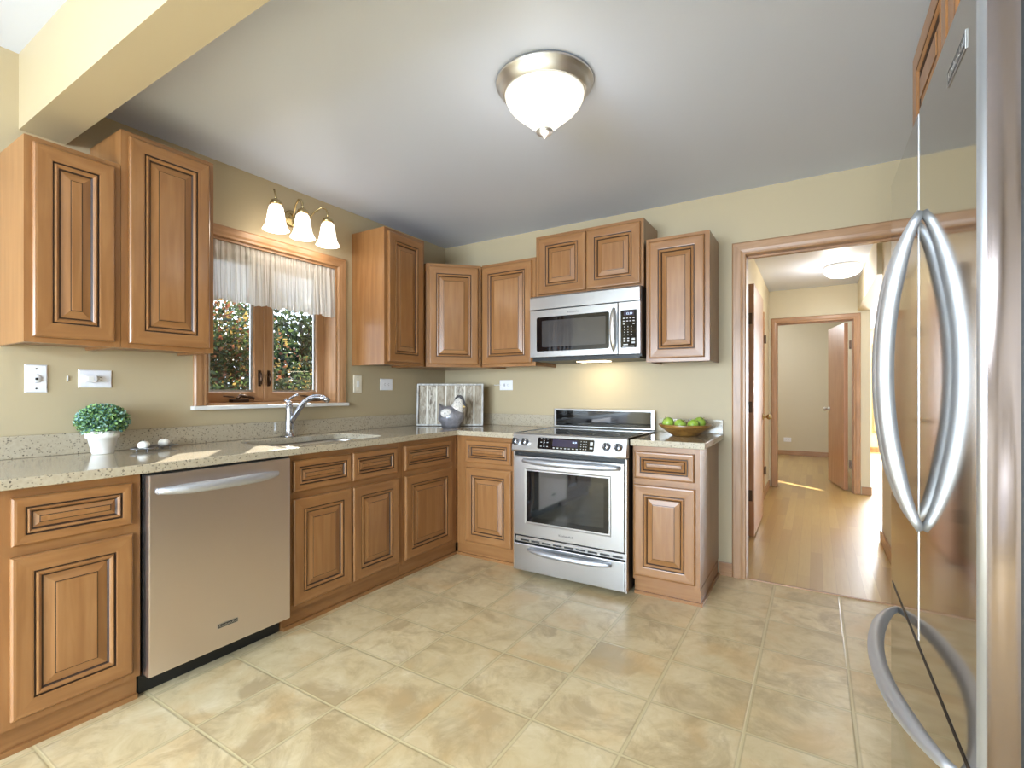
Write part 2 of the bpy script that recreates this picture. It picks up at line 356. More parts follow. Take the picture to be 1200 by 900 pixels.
def thing(name, label, cat, loc, group=None):
    o = bpy.data.objects.new(name, None); o.empty_display_size = 0.05; COL.objects.link(o); o.location = loc
    return tag(o, label, cat, group)
def struct(name, mb, mats, label=None, cat=None, parent=None):
    o = mb.build(name, mats, parent)
    if parent is None:
        o['kind'] = 'structure'; o['label'] = label; o['category'] = cat
    return o
def dup(root, loc):
    r = root.copy(); COL.objects.link(r); r.location = loc
    for ch in list(root.children):
        c = ch.copy(); COL.objects.link(c); c.parent = r
        for g in list(ch.children):
            d_ = g.copy(); COL.objects.link(d_); d_.parent = c
    return r
def rrect(x0, x1, y0, y1, r, n=8):
    out = []
    for cx, cy, a0 in ((x1-r, y1-r, 0), (x0+r, y1-r, 90), (x0+r, y0+r, 180), (x1-r, y0+r, 270)):
        for k in range(n+1):
            a_ = math.radians(a0+90*k/n); out.append((cx+r*math.cos(a_), cy+r*math.sin(a_)))
    return out
def slab(loops, z0, z1, bevel=0.004):
    """flat slab with holes and eased edges, as an MB"""
    cu = bpy.data.curves.new('t', 'CURVE'); cu.dimensions = '2D'; cu.fill_mode = 'BOTH'
    cu.extrude = (z1-z0)/2-bevel; cu.bevel_depth = bevel; cu.bevel_resolution = 2; cu.offset = -bevel
    for lp in loops:
        sp = cu.splines.new('POLY'); sp.points.add(len(lp)-1); sp.use_cyclic_u = True
        for i, p in enumerate(lp): sp.points[i].co = (p[0], p[1], 0, 1)
    o = bpy.data.objects.new('t', cu); COL.objects.link(o)
    me = bpy.data.meshes.new_from_object(o.evaluated_get(bpy.context.evaluated_depsgraph_get()))
    mb = MB(); mb.add([(v.co.x, v.co.y, v.co.z+(z0+z1)/2) for v in me.vertices], [tuple(p.vertices) for p in me.polygons])
    bpy.data.objects.remove(o); bpy.data.curves.remove(cu); bpy.data.meshes.remove(me); return mb
def text(mb, body, o, u, size, n, m=0, depth=0.0006, width=None):
    """raised lettering starting at o, reading along u, facing n"""
    cu = bpy.data.curves.new('t', 'FONT'); cu.body = body; cu.size = size; cu.extrude = depth; cu.resolution_u = 2
    ob = bpy.data.objects.new('t', cu); COL.objects.link(ob)
    me = bpy.data.meshes.new_from_object(ob.evaluated_get(bpy.context.evaluated_depsgraph_get()))
    u = Vector(u).normalized(); n = Vector(n).normalized(); w = n.cross(u); o = Vector(o)
    k = 1.0
    if width:
        mx = max((v.co.x for v in me.vertices), default=1.0); k = width/mx
    mb.add([o+u*(v.co.x*k)+w*v.co.y+n*v.co.z for v in me.vertices], [tuple(p.vertices) for p in me.polygons], m)
    bpy.data.objects.remove(ob); bpy.data.curves.remove(cu); bpy.data.meshes.remove(me); return mb
X, Y, Z = Vector((1, 0, 0)), Vector((0, 1, 0)), Vector((0, 0, 1))
LW = (Y, X); BW = (X, -Y)                       # (reading direction, front) for the left and the back wall

# ------------------------------------------------------------------ room shell
CH = 2.475; DH = 2.60
struct('floor', MB().box(-0.2, 4.3, -6.6, 0.0, -0.1, 0.0), 'tile', 'kitchen floor of square beige stone-look tiles', 'floor')
struct('floor', MB().box(0, 7, 0.0, 9.2, -0.1, -0.003), 'strip', 'honey oak strip floor running through the hallway beyond the doorway', 'floor')
struct('trim_1', MB().box(2.455, 3.27, -0.006, 0.012, -0.002, 0.006, b=0.002), 'oak_h', 'thin wooden threshold strip between tiles and hallway floor', 'threshold')
struct('ceiling', MB().box(-0.2, 4.3, -2.70, 0.12, CH, CH+0.1).box(-0.2, 4.3, -6.7, -2.70, DH, DH+0.1), 'ceiling', 'smooth pale grey-white kitchen ceiling', 'ceiling')
struct('ceiling_hall', MB().box(0, 7, 0.12, 9.2, 2.45, 2.55), 'ceiling', 'white ceiling over the hallway behind the doorway', 'ceiling')
WY0, WY1, WZ0, WZ1 = -2.035, -1.170, 1.115, 2.055
mb = MB().box(-0.2, 0, -2.7, WY0, 0, CH).box(-0.2, 0, -6.6, -2.7, 0, DH).box(-0.2, 0, WY1, 0.12, 0, CH).box(-0.2, 0, WY0, WY1, 0, WZ0).box(-0.2, 0, WY0, WY1, WZ1, CH)
struct('wall_left', mb, 'wall', 'tan wall with the sink window', 'wall')
DX0, DX1, DZ = 2.455, 3.27, 2.06
mb = MB().box(0, DX0-0.018, 0, 0.12, 0, CH).box(DX1+0.018, 4.3, 0, 0.12, 0, CH).box(DX0-0.018, DX1+0.018, 0, 0.12, DZ+0.018, CH)
struct('wall_back', mb, 'wall', 'tan wall behind the stove with the doorway', 'wall')
struct('wall_right', MB().box(3.74, 3.9, -6.6, 0, 0, DH), 'wall_dining', 'pale wall behind the refrigerator', 'wall')
mb = MB().box(-0.2, 0.3, -6.7, -6.6, 0, DH).box(3.2, 4.3, -6.7, -6.6, 0, DH).box(0.3, 3.2, -6.7, -6.6, 0, 0.10).box(0.3, 3.2, -6.7, -6.6, 2.25, DH)
struct('wall_front', mb, 'wall_dining', 'wall of the dining end behind the viewer', 'wall')
struct('beam', MB().box(0.0, 3.74, -2.775, -2.625, 2.285, DH), 'wall', 'tan boxed beam crossing the ceiling at the upper left', 'beam')
# unseen dining patio door behind the viewer, enlarged for fill light: frame with mullions
w = MB()
for x in (0.3, 1.22, 2.14, 3.14): w.box(x, x+0.06, -6.64, -6.60, 0.10, 2.25)
w.box(0.3, 3.2, -6.64, -6.60, 0.10, 0.16).box(0.3, 3.2, -6.64, -6.60, 2.19, 2.25)
struct('window_2', w, 'whitepaint', 'unseen white patio door behind the viewer, enlarged for fill light', 'window')
# hallway, bedroom and living room beyond the doorway
struct('wall_hall_left', MB().box(2.22, 2.335, 0.12, 3.53, 0, 2.45), 'wall_hall', 'pale tan left wall of the hallway', 'wall')
mb = MB().box(0, 2.412, 3.53, 3.65, 0, 2.45).box(3.228, 3.37, 3.53, 3.65, 0, 2.45).box(2.412, 3.228, 3.53, 3.65, 2.053, 2.45)
struct('wall_hall_far', mb, 'wall_hall', 'pale wall at the hallway end around the far doorway', 'wall')
mb = MB().box(3.285, 3.40, 0.12, 1.45, 0, 2.45).box(3.25, 3.37, 1.45, 3.53, 2.13, 2.45)
struct('wall_hall_right', mb, 'wall_hall', 'pale right wall and header of the hallway beside the refrigerator', 'wall')
BSY0, BSY1, BSZ0, BSZ1 = 5.90, 6.09, 1.15, 1.60  # slit sized to lay a sun stripe on the far floor
mb = MB().box(-0.1, 0.0, 3.65, BSY0, 0, 2.45).box(-0.1, 0.0, BSY1, 7.15, 0, 2.45).box(-0.1, 0, BSY0, BSY1, 0, BSZ0).box(-0.1, 0, BSY0, BSY1, BSZ1, 2.45)
struct('wall_bedroom_left', mb, 'wall_hall', 'unseen outer wall of the far room with a slit for the sun stripe', 'wall')
struct('wall_bedroom_far', MB().box(-0.1, 3.37, 7.15, 7.27, 0, 2.45), 'wall_hall', 'plain pale wall seen through the far doorway', 'wall')
struct('wall_bedroom_right', MB().box(3.25, 3.37, 3.65, 7.15, 0, 2.45), 'wall_hall', 'wall dividing the far room from the living room', 'wall')
mb = MB().box(3.37, 4.1, 8.6, 8.7, 0, 2.45).box(6.3, 7, 8.6, 8.7, 0, 2.45).box(4.1, 6.3, 8.6, 8.7, 0, 0.35).box(4.1, 6.3, 8.6, 8.7, 2.25, 2.45)
struct('wall_living_far', mb, 'wall_hall', 'far living room wall at the right of the hallway', 'wall')
struct('wall_living_right', MB().box(6.9, 7.0, 0.12, 8.6, 0, 2.45), 'wall_hall', 'outer wall of the living room', 'wall')
w = MB()
for x in (4.1, 5.17, 6.24): w.box(x, x+0.06, 8.62, 8.68, 0.35, 2.25)
w.box(4.1, 6.3, 8.62, 8.68, 0.35, 0.41).box(4.1, 6.3, 8.62, 8.68, 2.19, 2.25)
struct('window_3', w, 'whitepaint', 'tall white living room window beyond the hallway', 'window')
# baseboards
def baseboard(name, mb, label): return struct(name, mb, 'oak_h', label, 'baseboard')
baseboard('baseboard_back', MB().box(2.295, 2.374, -0.014, -0.001, 0, 0.085, b=0.003), 'short wooden baseboard between base cabinet and doorway casing')
baseboard('baseboard_bedroom', MB().box(0.0, 3.24, 7.135, 7.149, 0, 0.085), 'wooden baseboard along the far room wall')
baseboard('baseboard_hall_far', MB().box(3.29, 3.385, 3.515, 3.529, 0, 0.09).box(3.371, 3.385, 3.529, 3.65, 0, 0.09), 'wooden baseboard right of the far doorway')
baseboard('baseboard_hall_right', MB().box(3.270, 3.284, 0.14, 1.465, 0, 0.09).box(3.284, 3.41, 1.451, 1.465, 0, 0.09), 'wooden baseboard of the hallway right wall beside the refrigerator')
baseboard('baseboard_hall_left', MB().box(2.336, 2.349, 0.14, 3.5, 0, 0.085), 'wooden baseboard along the hallway left wall behind the open door')
baseboard('baseboard_living', MB().box(3.38, 4.1, 8.585, 8.599, 0, 0.09), 'wooden baseboard below the living room wall')
# kitchen doorway casing + jamb
def casing(name, x0, x1, zt, yf, cw, label, depth=0.12, ymin=None, jamb=0.018):
    """door casing on the face y=yf (front towards -y): profiled side and head pieces, plus the jamb lining"""
    t = MB()
    def side(xa, xb, flip):
        prof = [(0, 0), (0, 0.010), (0.008, 0.017), (0.6, 0.017), (0.8, 0.013), (0.93, 0.013), (1, 0.008), (1, 0)]
        pts = [((xa+(xb-xa)*q if q <= 1 and q != 0.008 else xa+(xb-xa)*0.1), d_) for q, d_ in prof]
        vs = []
        for zz in (0.0, None):
            for px, d_ in pts: vs.append((px, yf-d_, 0.0 if zz is not None else zt+cw*(abs(px-xb)/abs(xb-xa))))
        K = len(pts); fs = [tuple(range(K)), tuple(range(K, 2*K))]+[(i, (i+1) % K, K+(i+1) % K, K+i) for i in range(K)]
        t.add(vs, fs, 0)
    side(x0-cw, x0, 0); side(x1+cw, x1, 1)
    prof = [(1, 0), (1, 0.010), (0.9, 0.017), (0.4, 0.017), (0.2, 0.013), (0.07, 0.013), (0, 0.008), (0, 0)]
    vs = []
    for e in (0, 1):
        for q, d_ in prof: vs.append(((x0-cw*q) if e == 0 else (x1+cw*q), yf-d_, zt+cw*q))
    K = len(prof); t.add(vs, [tuple(range(K)), tuple(range(K, 2*K))]+[(i, (i+1) % K, K+(i+1) % K, K+i) for i in range(K)], 1)
    o = struct(name, t, ['oak', 'oak_h'], label, 'door casing')
    j = MB().box(x0-jamb, x0, yf, yf+depth, 0, zt).box(x1, x1+jamb, yf, yf+depth, 0, zt).box(x0-jamb, x1+jamb, yf, yf+depth, zt, zt+jamb, 1)
    j.box(x1-0.011, x1, yf+0.05, yf+0.085, 0, zt-0.011).box(x0, x1, yf+0.05, yf+0.085, zt-0.011, zt, 1)
    j.build('jamb', ['oak', 'oak_h'], o)
    return o
casing('trim_2', DX0, DX1, DZ, 0.0, 0.082, 'wide brown casing around the doorway out of the kitchen')
casing('trim_3', 2.43, 3.21, 2.035, 3.53, 0.07, 'brown casing around the far doorway at the hallway end')
# side frame with hinges on the hallway left wall, near the far end
t = struct('trim_4', MB().box(2.336, 2.352, 2.62, 2.70, 0.0, 2.07, b=0.004), 'oak', 'narrow brown door frame edge on the hallway left wall', 'door casing')
for z in (0.28, 1.72): MB().box(2.353, 2.372, 2.60, 2.64, z, z+0.09, b=0.003).build('hinge', 'bronze', t)
# doors
def knob(mb, p, n, m=0):
    mb.lathe(p, [(0, 0), (0.032, 0.0), (0.032, 0.006), (0.014, 0.010), (0.011, 0.03), (0.020, 0.038), (0.027, 0.050), (0.025, 0.062), (0.014, 0.070), (0, 0.071)], 18, m, n)
dr = struct('door_1', MB().box(2.366, 2.408, 0.98, 1.80, 0.012, 2.068, b=0.002), 'doorwood', 'flush brown hallway door standing open against the left wall', 'door')
k = MB(); knob(k, (2.409, 1.735, 0.955), (1, 0, 0)); k.build('door_knob', 'brass', dr)
for z in (0.30, 1.02, 1.74): MB().box(2.371, 2.394, 0.976, 0.9795, z, z+0.09).cyl((2.365, 0.974, z), (2.365, 0.974, z+0.09), 0.006, 10).build('hinge', 'bronze', dr)
hx, hy = 3.165, 3.685; fx_, fy_ = 3.02, 4.40; dv = Vector((fx_-hx, fy_-hy, 0)); L_ = dv.length; dv.normalize(); nv = Vector((-dv.y, dv.x, 0))
d2 = MB().prism([(0, 0), (L_, 0), (L_, 0.04), (0, 0.04)], dv, nv, (hx, hy, 0), Z, 0.012, 2.02)
dr2 = struct('door_2', d2, 'doorwood', 'flush pinkish brown door standing ajar inside the far doorway', 'door')
k = MB(); knob(k, Vector((hx, hy, 0.96))+dv*(L_-0.06)+nv*0.041, nv); k.build('door_knob', 'nickel', dr2)
for z in (0.27, 1.70): MB().box(3.176, 3.198, 3.652, 3.684, z, z+0.10, b=0.002).build('hinge', 'bronze', dr2)

# ------------------------------------------------------------------ sink window
wroot = MB()
cw = 0.066
def wcase(mb, xf):
    prof = [(1, 0), (1, 0.012), (0.88, 0.019), (0.45, 0.017), (0.25, 0.013), (0.08, 0.013), (0, 0.008), (0, 0)]; K = len(prof)
    def run(A, B, m):
        vs = [(xf+d_, a_(q)[0], a_(q)[1]) for a_ in (A, B) for q, d_ in prof]
        mb.add(vs, [tuple(range(K)), tuple(range(K, 2*K))]+[(i, (i+1) % K, K+(i+1) % K, K+i) for i in range(K)], m)
    run(lambda q: (WY0-cw*q, WZ0+0.0), lambda q: (WY0-cw*q, WZ1+cw*q), 0)
    run(lambda q: (WY1+cw*q, WZ0+0.0), lambda q: (WY1+cw*q, WZ1+cw*q), 0)
    run(lambda q: (WY0-cw*q, WZ1+cw*q), lambda q: (WY1+cw*q, WZ1+cw*q), 1)
wcase(wroot, 0.0)
win = struct('window_1', wroot, ['oak', 'oak_h'], 'wood-framed pair of casement windows over the sink', 'window')
MB().box(-0.198, -0.001, WY0, WY0+0.014, WZ0, WZ1).box(-0.198, -0.001, WY1-0.014, WY1, WZ0, WZ1).box(-0.198, -0.001, WY0+0.014, WY1-0.014, WZ1-0.014, WZ1, 1).box(-0.198, -0.001, WY0+0.014, WY1-0.014, WZ0, WZ0+0.012, 1).build('jamb', ['oak', 'oak_h'], win)
MB().box(-0.02, 0.036, WY0-cw-0.012, WY1+cw+0.008, WZ0-0.022, WZ0-0.001, b=0.004).build('sill', 'whitepaint', win)
YM = -1.632
for y0, y1 in ((WY0+0.014, YM), (YM, WY1-0.014)):
    sw = 0.064
    s_ = MB().rings((-0.165, y0, WZ0+0.012), Y, X, y1-y0, WZ1-WZ0-0.026, [(0, 0, 0), (0, 0.042, 0), (0.005, 0.045, 0), (sw-0.006, 0.045, 0), (sw, 0.036, 0), (sw, 0.0, 0)], 0, 1, close=False)
    s_.rings((-0.165, y0, WZ0+0.012), Y, X, y1-y0, WZ1-WZ0-0.026, [(sw, 0.0, 0), (0, 0.0, 0)], 0, 1, close=False)
    sash = s_.build('sash', ['oak', 'oak_h'], win)
    g0, g1, h0, h1 = y0+sw, y1-sw, WZ0+0.012+sw, WZ1-0.014-sw
    MB().rings((-0.147, g0, h0), Y, X, g1-g0, h1-h0, [(0, 0, 0), (0, 0.012, 0), (0.012, 0.010, 0), (0.012, 0, 0)], 0, close=False).build('glazing_bead', 'steel', sash)
    MB().box(-0.146, -0.142, g0+0.001, g1-0.001, h0+0.001, h1-0.001).build('pane', 'glass', sash)
for y in (YM-0.030, YM+0.030):
    h_ = MB().box(-0.1195, -0.114, y-0.009, y+0.009, 1.225, 1.325, b=0.003)
    h_.tube([(-0.112, y, 1.31), (-0.100, y, 1.30), (-0.096, y, 1.27), (-0.098, y, 1.235)], [0.006, 0.007, 0.007, 0.005], 10)
    h_.build('lock_handle', 'bronze', win)
for y in (-1.80, -1.30):
    c_ = MB().box(-0.119, -0.075, y-0.05, y+0.05, WZ0+0.0125, WZ0+0.030, b=0.006)
    c_.tube([(-0.09, y-0.02, WZ0+0.032), (-0.08, y, WZ0+0.052), (-0.075, y+0.04, WZ0+0.046), (-0.07, y+0.075, WZ0+0.034)], [0.010, 0.010, 0.008, 0.009], 10)
    c_.tube([(-0.10, y-0.09, WZ0+0.05), (-0.10, y-0.03, WZ0+0.045)], 0.004, 8)
    c_.build('crank', 'bronze', win)
# valance
vt = thing('window_valance', 'gathered sheer striped valance hanging across the top of the sink window', 'curtain', (-0.04, -1.60, 2.04))
mb = MB(); ny, nz = 260, 26; uvs = []; va0, va1 = WY0+0.018, WY1-0.018
rr = random.Random(3); ph = [rr.uniform(0, 6.28) for _ in range(8)]
for j in range(nz+1):
    tz = j/nz
    for i in range(ny+1):
        q = i/ny; yy = va0+(va1-va0)*q
        wv = 0.55*math.sin(2*PI*q*23+ph[0]+0.8*math.sin(2*PI*q*5+ph[1]))+0.3*math.sin(2*PI*q*41+ph[2])+0.25*math.sin(2*PI*q*9+ph[3]+tz)
        amp = 0.006+0.012*tz
        if 0.10 < tz < 0.16: amp *= 0.55
        zb = 1.705+0.006*math.sin(2*PI*q*6.5+ph[4])+0.004*math.sin(2*PI*q*15+ph[5])
        zt_ = 2.048+0.006*math.sin(2*PI*q*31+ph[6])
        mb.v.append((-0.014+amp*wv+0.004*tz, yy+0.004*math.sin(2*PI*q*19+3*tz), zt_+(zb-zt_)*tz)); uvs.append((q, tz))
for j in range(nz):
    for i in range(ny):
        A = j*(ny+1)+i; mb.f.append((A, A+1, A+ny+2, A+ny+1)); mb.mi.append(0); mb.sm.append(True)
mb.build('fabric', 'linen', vt, uvs)
MB().cyl((-0.030, WY0+0.0145, 2.005), (-0.030, WY1-0.0145, 2.005), 0.006, 12).build('tension_rod', 'whitepaint', vt)

# ------------------------------------------------------------------ cabinet builders
def dprof(t, k=1.0, fr=0.055):
    f = fr
    g = 0.0054
    outer = [(0, 0, 0), (0, t-0.006, 0), (0.005, t-0.001, 0), (0.012, t, 0), (f-0.004, t-0.001, 0), (f, t-0.002, 2), (f+0.001, t-0.007, 2), (f+g, t-0.007, 0),
             (f+g+0.001, t-0.002, 0), (f+g+0.006*k, t-0.0005, 0), (f+g+0.012*k, t-0.004, 0), (f+g+0.014*k, t-0.006, 2), (f+2*g+0.0145*k, t-0.011, 0)]
    pin = f+2*g+0.0145*k
    return outer, pin
def raised_door(name, o, u, n, w, h, parent, t=0.019, k=1.0, fr=0.055, bev=0.028):
    o, u, n = Vector(o), Vector(u), Vector(n); outer, pin = dprof(t, k, fr)
    d_ = MB().rings(o, u, n, w, h, outer, 0, 1, close=False); d_.back(o, u, n, w, h)
    d = d_.build(name, ['wood', 'wood_h', 'glaze'], parent)
    p = MB().rings(o, u, n, w, h, [(pin, t-0.011, 0), (pin+0.003, t-0.010, 0), (pin+bev, t-0.004, 2), (pin+bev+0.0028, t-0.0038, 0), (pin+bev+0.003, t-0.0015, 0), (pin+bev+0.006, t-0.001, 0)], 0, 1)
    p.build('raised_panel', ['wood', 'wood_h', 'glaze'], d)
    return d
def door(o, u, n, w, h, parent): return raised_door('door', o, u, n, w, h, parent)
def drawer(o, u, n, w, h, parent): return raised_door('drawer_front', o, u, n, w, h, parent, k=0.7, fr=0.032, bev=0.014)
def frame(parent, o, u, n, w, h, rails, stiles, t=0.019):
    """face frame: overall rectangle o..(w,h) with bars; rails = [(z0,z1)], stiles = [(a0,a1)]"""
    u, n, o = Vector(u), Vector(n), Vector(o); mb = MB()
    for a0, a1 in stiles: mb.prism([(a0, 0), (a1, 0), (a1, h), (a0, h)], u, Z, o, n, -t, 0, 0)
    st = sorted(stiles)
    for z0, z1 in rails:
        for i in range(len(st)-1):
            mb.prism([(st[i][1], z0), (st[i+1][0], z0), (st[i+1][0], z1), (st[i][1], z1)], u, Z, o, n, -t+0.0005, -0.0003, 1)
    return mb.build('face_frame', ['wood', 'wood_h'], parent)
FX = 0.605
# base cabinets on the left wall
def base_left(y0, y1, label, drawers, doors, stiles, hollow=False, deep=0.0, toe_y1=None):
    r = thing('base_cabinet', label, 'cabinet', (0.3, (y0+y1)/2, 0), 'maple base cabinets')
    if hollow:
        mb = MB().box(0.004, FX-0.02, y0, y0+0.016, 0.10, 0.876).box(0.004, FX-0.02, y1-0.016, y1, 0.10, 0.876).box(0.004, 0.016, y0+0.016, y1-0.016, 0.10, 0.876).box(0.016, FX-0.02, y0+0.016, y1-0.016, 0.10, 0.116)
    else: mb = MB().box(0.004, FX-0.02, y0, y1, 0.10, 0.876)
    mb.build('carcass', 'wood', r)
    frame(r, (FX, y0, 0.095), Y, X, y1-y0, 0.781, [(0, 0.035), (0.55, 0.60), (0.745, 0.781)], stiles)
    MB().box(0.06, 0.572, y0, toe_y1 or y1, 0.0, 0.094).box(0.572, 0.586, y0, toe_y1 or y1, 0, 0.018).build('toe_kick', 'wood_h', r)
    for a0, a1 in drawers: drawer((FX+0.001, a0, 0.688), Y, X, a1-a0, 0.157, r)
    for a0, a1 in doors: door((FX+0.001, a0, 0.122), Y, X, a1-a0, 0.53, r)
    return r
y0 = -3.32; base_left(y0, -2.577, 'brown base cabinet at the left end, with one drawer, beside the dishwasher', [(-2.937, -2.607)], [(-2.939, -2.604)], [(0, 0.40), (0.69, 0.743)])
y0 = -1.962; base_left(y0, -1.158, 'brown double-door cabinet under the sink, right of the dishwasher', [(-1.930, -1.572), (-1.562, -1.215)], [(-1.928, -1.568), (-1.558, -1.200)], [(0, 0.04), (0.38, 0.42), (0.755, 0.804)], hollow=True)
y0 = -1.156; base_left(y0, -0.607, 'brown single-door base cabinet right of the sink cabinet, meeting the inside corner', [(-1.150, -0.682)], [(-1.145, -0.672)], [(0, 0.02), (0.47, 0.549)], toe_y1=-0.577)
# base cabinets on the back wall
def base_back(x0, x1, label, dr_, do_, stiles, toe_x0=None, side=False):
    r = thing('base_cabinet', label, 'cabinet', ((x0+x1)/2, -0.3, 0), 'maple base cabinets')
    MB().box(x0, x1, -FX+0.02, -0.004, 0.10, 0.876).build('carcass', 'wood', r)
    frame(r, (x0, -FX, 0.095), X, -Y, x1-x0, 0.781, [(0, 0.035), (0.55, 0.60), (0.745, 0.781)], stiles)
    t = MB().box(x0 if toe_x0 is None else toe_x0, x1, -0.572, -0.02, 0.0, 0.094).box(x0 if toe_x0 is None else toe_x0, x1, -0.584, -0.572, 0, 0.018)
    if side: t.box(x1, x1+0.010, -0.584, -0.02, 0.0, 0.018)
    t.build('toe_kick', 'wood_h', r)
    drawer((dr_[0], -FX-0.001, 0.688), X, -Y, dr_[1]-dr_[0], 0.157, r); door((do_[0], -FX-0.001, 0.122), X, -Y, do_[1]-do_[0], 0.53, r)
    return r
base_back(0.610, 1.136, 'light-toned narrow brown base cabinet just left of the stove', (0.696, 1.080), (0.694, 1.082), [(0, 0.09), (0.465, 0.526)], toe_x0=0.59)
base_back(1.916, 2.290, 'brown base cabinet right of the stove, below the fruit bowl', (1.930, 2.262), (1.924, 2.266), [(0, 0.025), (0.335, 0.374)], side=True)
# wall cabinets
ZB = 1.378
def upper(label, o, u, n, w, depth, zt, doors, extra=None, zb=ZB, group='maple wall cabinets'):
    """o: left front corner of the frame at floor level; the carcass runs back along -n"""
    o, u, n = Vector(o), Vector(u), Vector(n); c = o+u*(w/2)-n*(depth/2)
    r = thing('wall_cabinet', label, 'cabinet', (c.x, c.y, zb), group)
    mb = MB().prism([(0, zb+0.012), (w, zb+0.012), (w, zt), (0, zt)], u, Z, o, n, -depth, -0.019)
    mb.prism([(0, zb), (0.016, zb), (0.016, zb+0.012), (0, zb+0.012)], u, Z, o, n, -depth, -0.019).prism([(w-0.016, zb), (w, zb), (w, zb+0.012), (w-0.016, zb+0.012)], u, Z, o, n, -depth, -0.019)
    mb.build('carcass', 'wood', r)
    st = [(0, doors[0][0]+0.012)]+[((doors[i][1]-0.012), (doors[i+1][0]+0.012)) for i in range(len(doors)-1)]+[(doors[-1][1]-0.012, w)]
    frame(r, o+Z*zb, u, n, w, zt-zb, [(0, 0.04), (zt-zb-0.04, zt-zb)], st)
    for a0, a1 in doors: door(o+u*a0+Z*(zb+0.022)+n*0.001, u, n, a1-a0, zt-zb-0.044, r)
    return r
U = 0.325
upper('shorter brown wall cabinet at the far left, under the ceiling beam', (U, -2.838, 0), Y, X, 0.298, U-0.002, 2.152, [(0.022, 0.276)])
upper('taller brown wall cabinet left of the sink window, standing higher than its neighbour', (U, -2.538, 0), Y, X, 0.376, U-0.002, 2.305, [(0.026, 0.352)])
upper('tall brown wall cabinet right of the sink window', (U, -1.045, 0), Y, X, 0.40, U-0.002, 2.320, [(0.030, 0.376)])
# diagonal corner cabinet
A_, B_ = Vector((U, -0.622, 0)), Vector((0.622, -U, 0)); ud = (B_-A_).normalized(); nd = Vector((ud.y, -ud.x, 0)); wd = (B_-A_).length; ztc = 2.165
r = thing('wall_cabinet', 'brown corner wall cabinet set diagonally above the wooden tray', 'cabinet', (0.3, -0.3, ZB), 'maple wall cabinets')
Ai, Bi = A_-nd*0.019, B_-nd*0.019
MB().prism([(0.002, -0.002), (0.002, Ai.y), (Ai.x, Ai.y), (Bi.x, Bi.y), (Bi.x, -0.002)], X, Y, (0, 0, 0), Z, ZB, ztc).build('carcass', 'wood', r)
frame(r, A_+Z*ZB, ud, nd, wd, ztc-ZB, [(0, 0.04), (ztc-ZB-0.04, ztc-ZB)], [(0, 0.03), (wd-0.03, wd)])
door(A_+ud*0.022+Z*(ZB+0.022)+nd*0.001, ud, nd, wd-0.044, ztc-ZB-0.044, r)
upper('brown wall cabinet between the diagonal corner cabinet and the microwave', (0.632, -U, 0), X, -Y, 0.476, U-0.002, 2.165, [(0.012, 0.448)])
upper('short brown double-door cabinet above the microwave', (1.111, -U, 0), X, -Y, 0.784, U-0.002, 2.305, [(0.028, 0.388), (0.398, 0.766)], zb=1.862)
upper('brown wall cabinet right of the microwave, next to the doorway', (1.912, -U, 0), X, -Y, 0.380, U-0.002, 2.158, [(0.022, 0.352)])
upper('brown cabinet above the refrigerator at the upper right', (3.08, -1.64, 0), -Y, -X, 0.89, 0.65, 2.15, [(0.02, 0.44), (0.45, 0.87)], zb=1.83)

# ------------------------------------------------------------------ countertops
CT0, CT1, CE = 0.878, 0.914, 0.648
SX0, SX1, SY0, SY1 = 0.13, 0.545, -1.95, -1.23
hole = rrect(SX0, SX1, SY0, SY1, 0.09, 10)[::-1]
r = thing('countertop', 'speckled beige stone countertop running along the sink wall and around the corner', 'countertop', (0.3, -1.6, CT0))
slab([[(0.003, -3.34), (CE, -3.34), (CE, -CE), (1.139, -CE), (1.139, -0.003), (0.003, -0.003)], hole], CT0, CT1).build('top', 'granite', r)
MB().box(0.003, 0.022, -3.34, -0.003, CT1+0.0004, 1.008, b=0.003).build('backsplash', 'granite', r)
MB().box(0.0225, 1.112, -0.022, -0.003, CT1+0.0004, 1.008, b=0.003).build('backsplash', 'granite', r)
r = thing('countertop', 'small speckled stone countertop right of the stove, under the fruit bowl', 'countertop', (2.12, -0.32, CT0))
slab([[(1.913, -CE), (2.322, -CE), (2.322, -0.003), (1.913, -0.003)]], CT0, CT1).build('top', 'granite', r)
MB().box(1.913, 2.322, -0.022, -0.003, CT1+0.0004, 1.008, b=0.003).build('backsplash', 'granite', r)
# sink
r = thing('sink', 'stainless undermount sink set into the countertop below the window', 'sink', ((SX0+SX1)/2, (SY0+SY1)/2, 0.68))
mb = MB(); loops = []
for ins, z, rr_ in ((-0.015, 0.8775, 0.10), (-0.004, 0.8775, 0.095), (-0.002, 0.872, 0.092), (0.004, 0.72, 0.085), (0.02, 0.695, 0.075), (0.05, 0.688, 0.05)):
    loops.append([(x, y, z) for x, y in rrect(SX0+ins, SX1-ins, SY0+ins, SY1-ins, rr_, 8)])
n_ = len(loops[0]); vs = [p for l_ in loops for p in l_]; fs = []
for i in range(len(loops)-1):
    for k in range(n_): fs.append((i*n_+k, i*n_+(k+1) % n_, (i+1)*n_+(k+1) % n_, (i+1)*n_+k))
fs.append(tuple((len(loops)-1)*n_+k for k in range(n_))); mb.add(vs, fs, 0, True); mb.build('bowl', 'steel', r)
MB().lathe((0.34, -1.59, 0.6885), [(0.0, 0.001), (0.03, 0.001), (0.042, 0.004), (0.045, 0.0), (0.0, 0.0)], 24).build('drain', 'chrome', r)
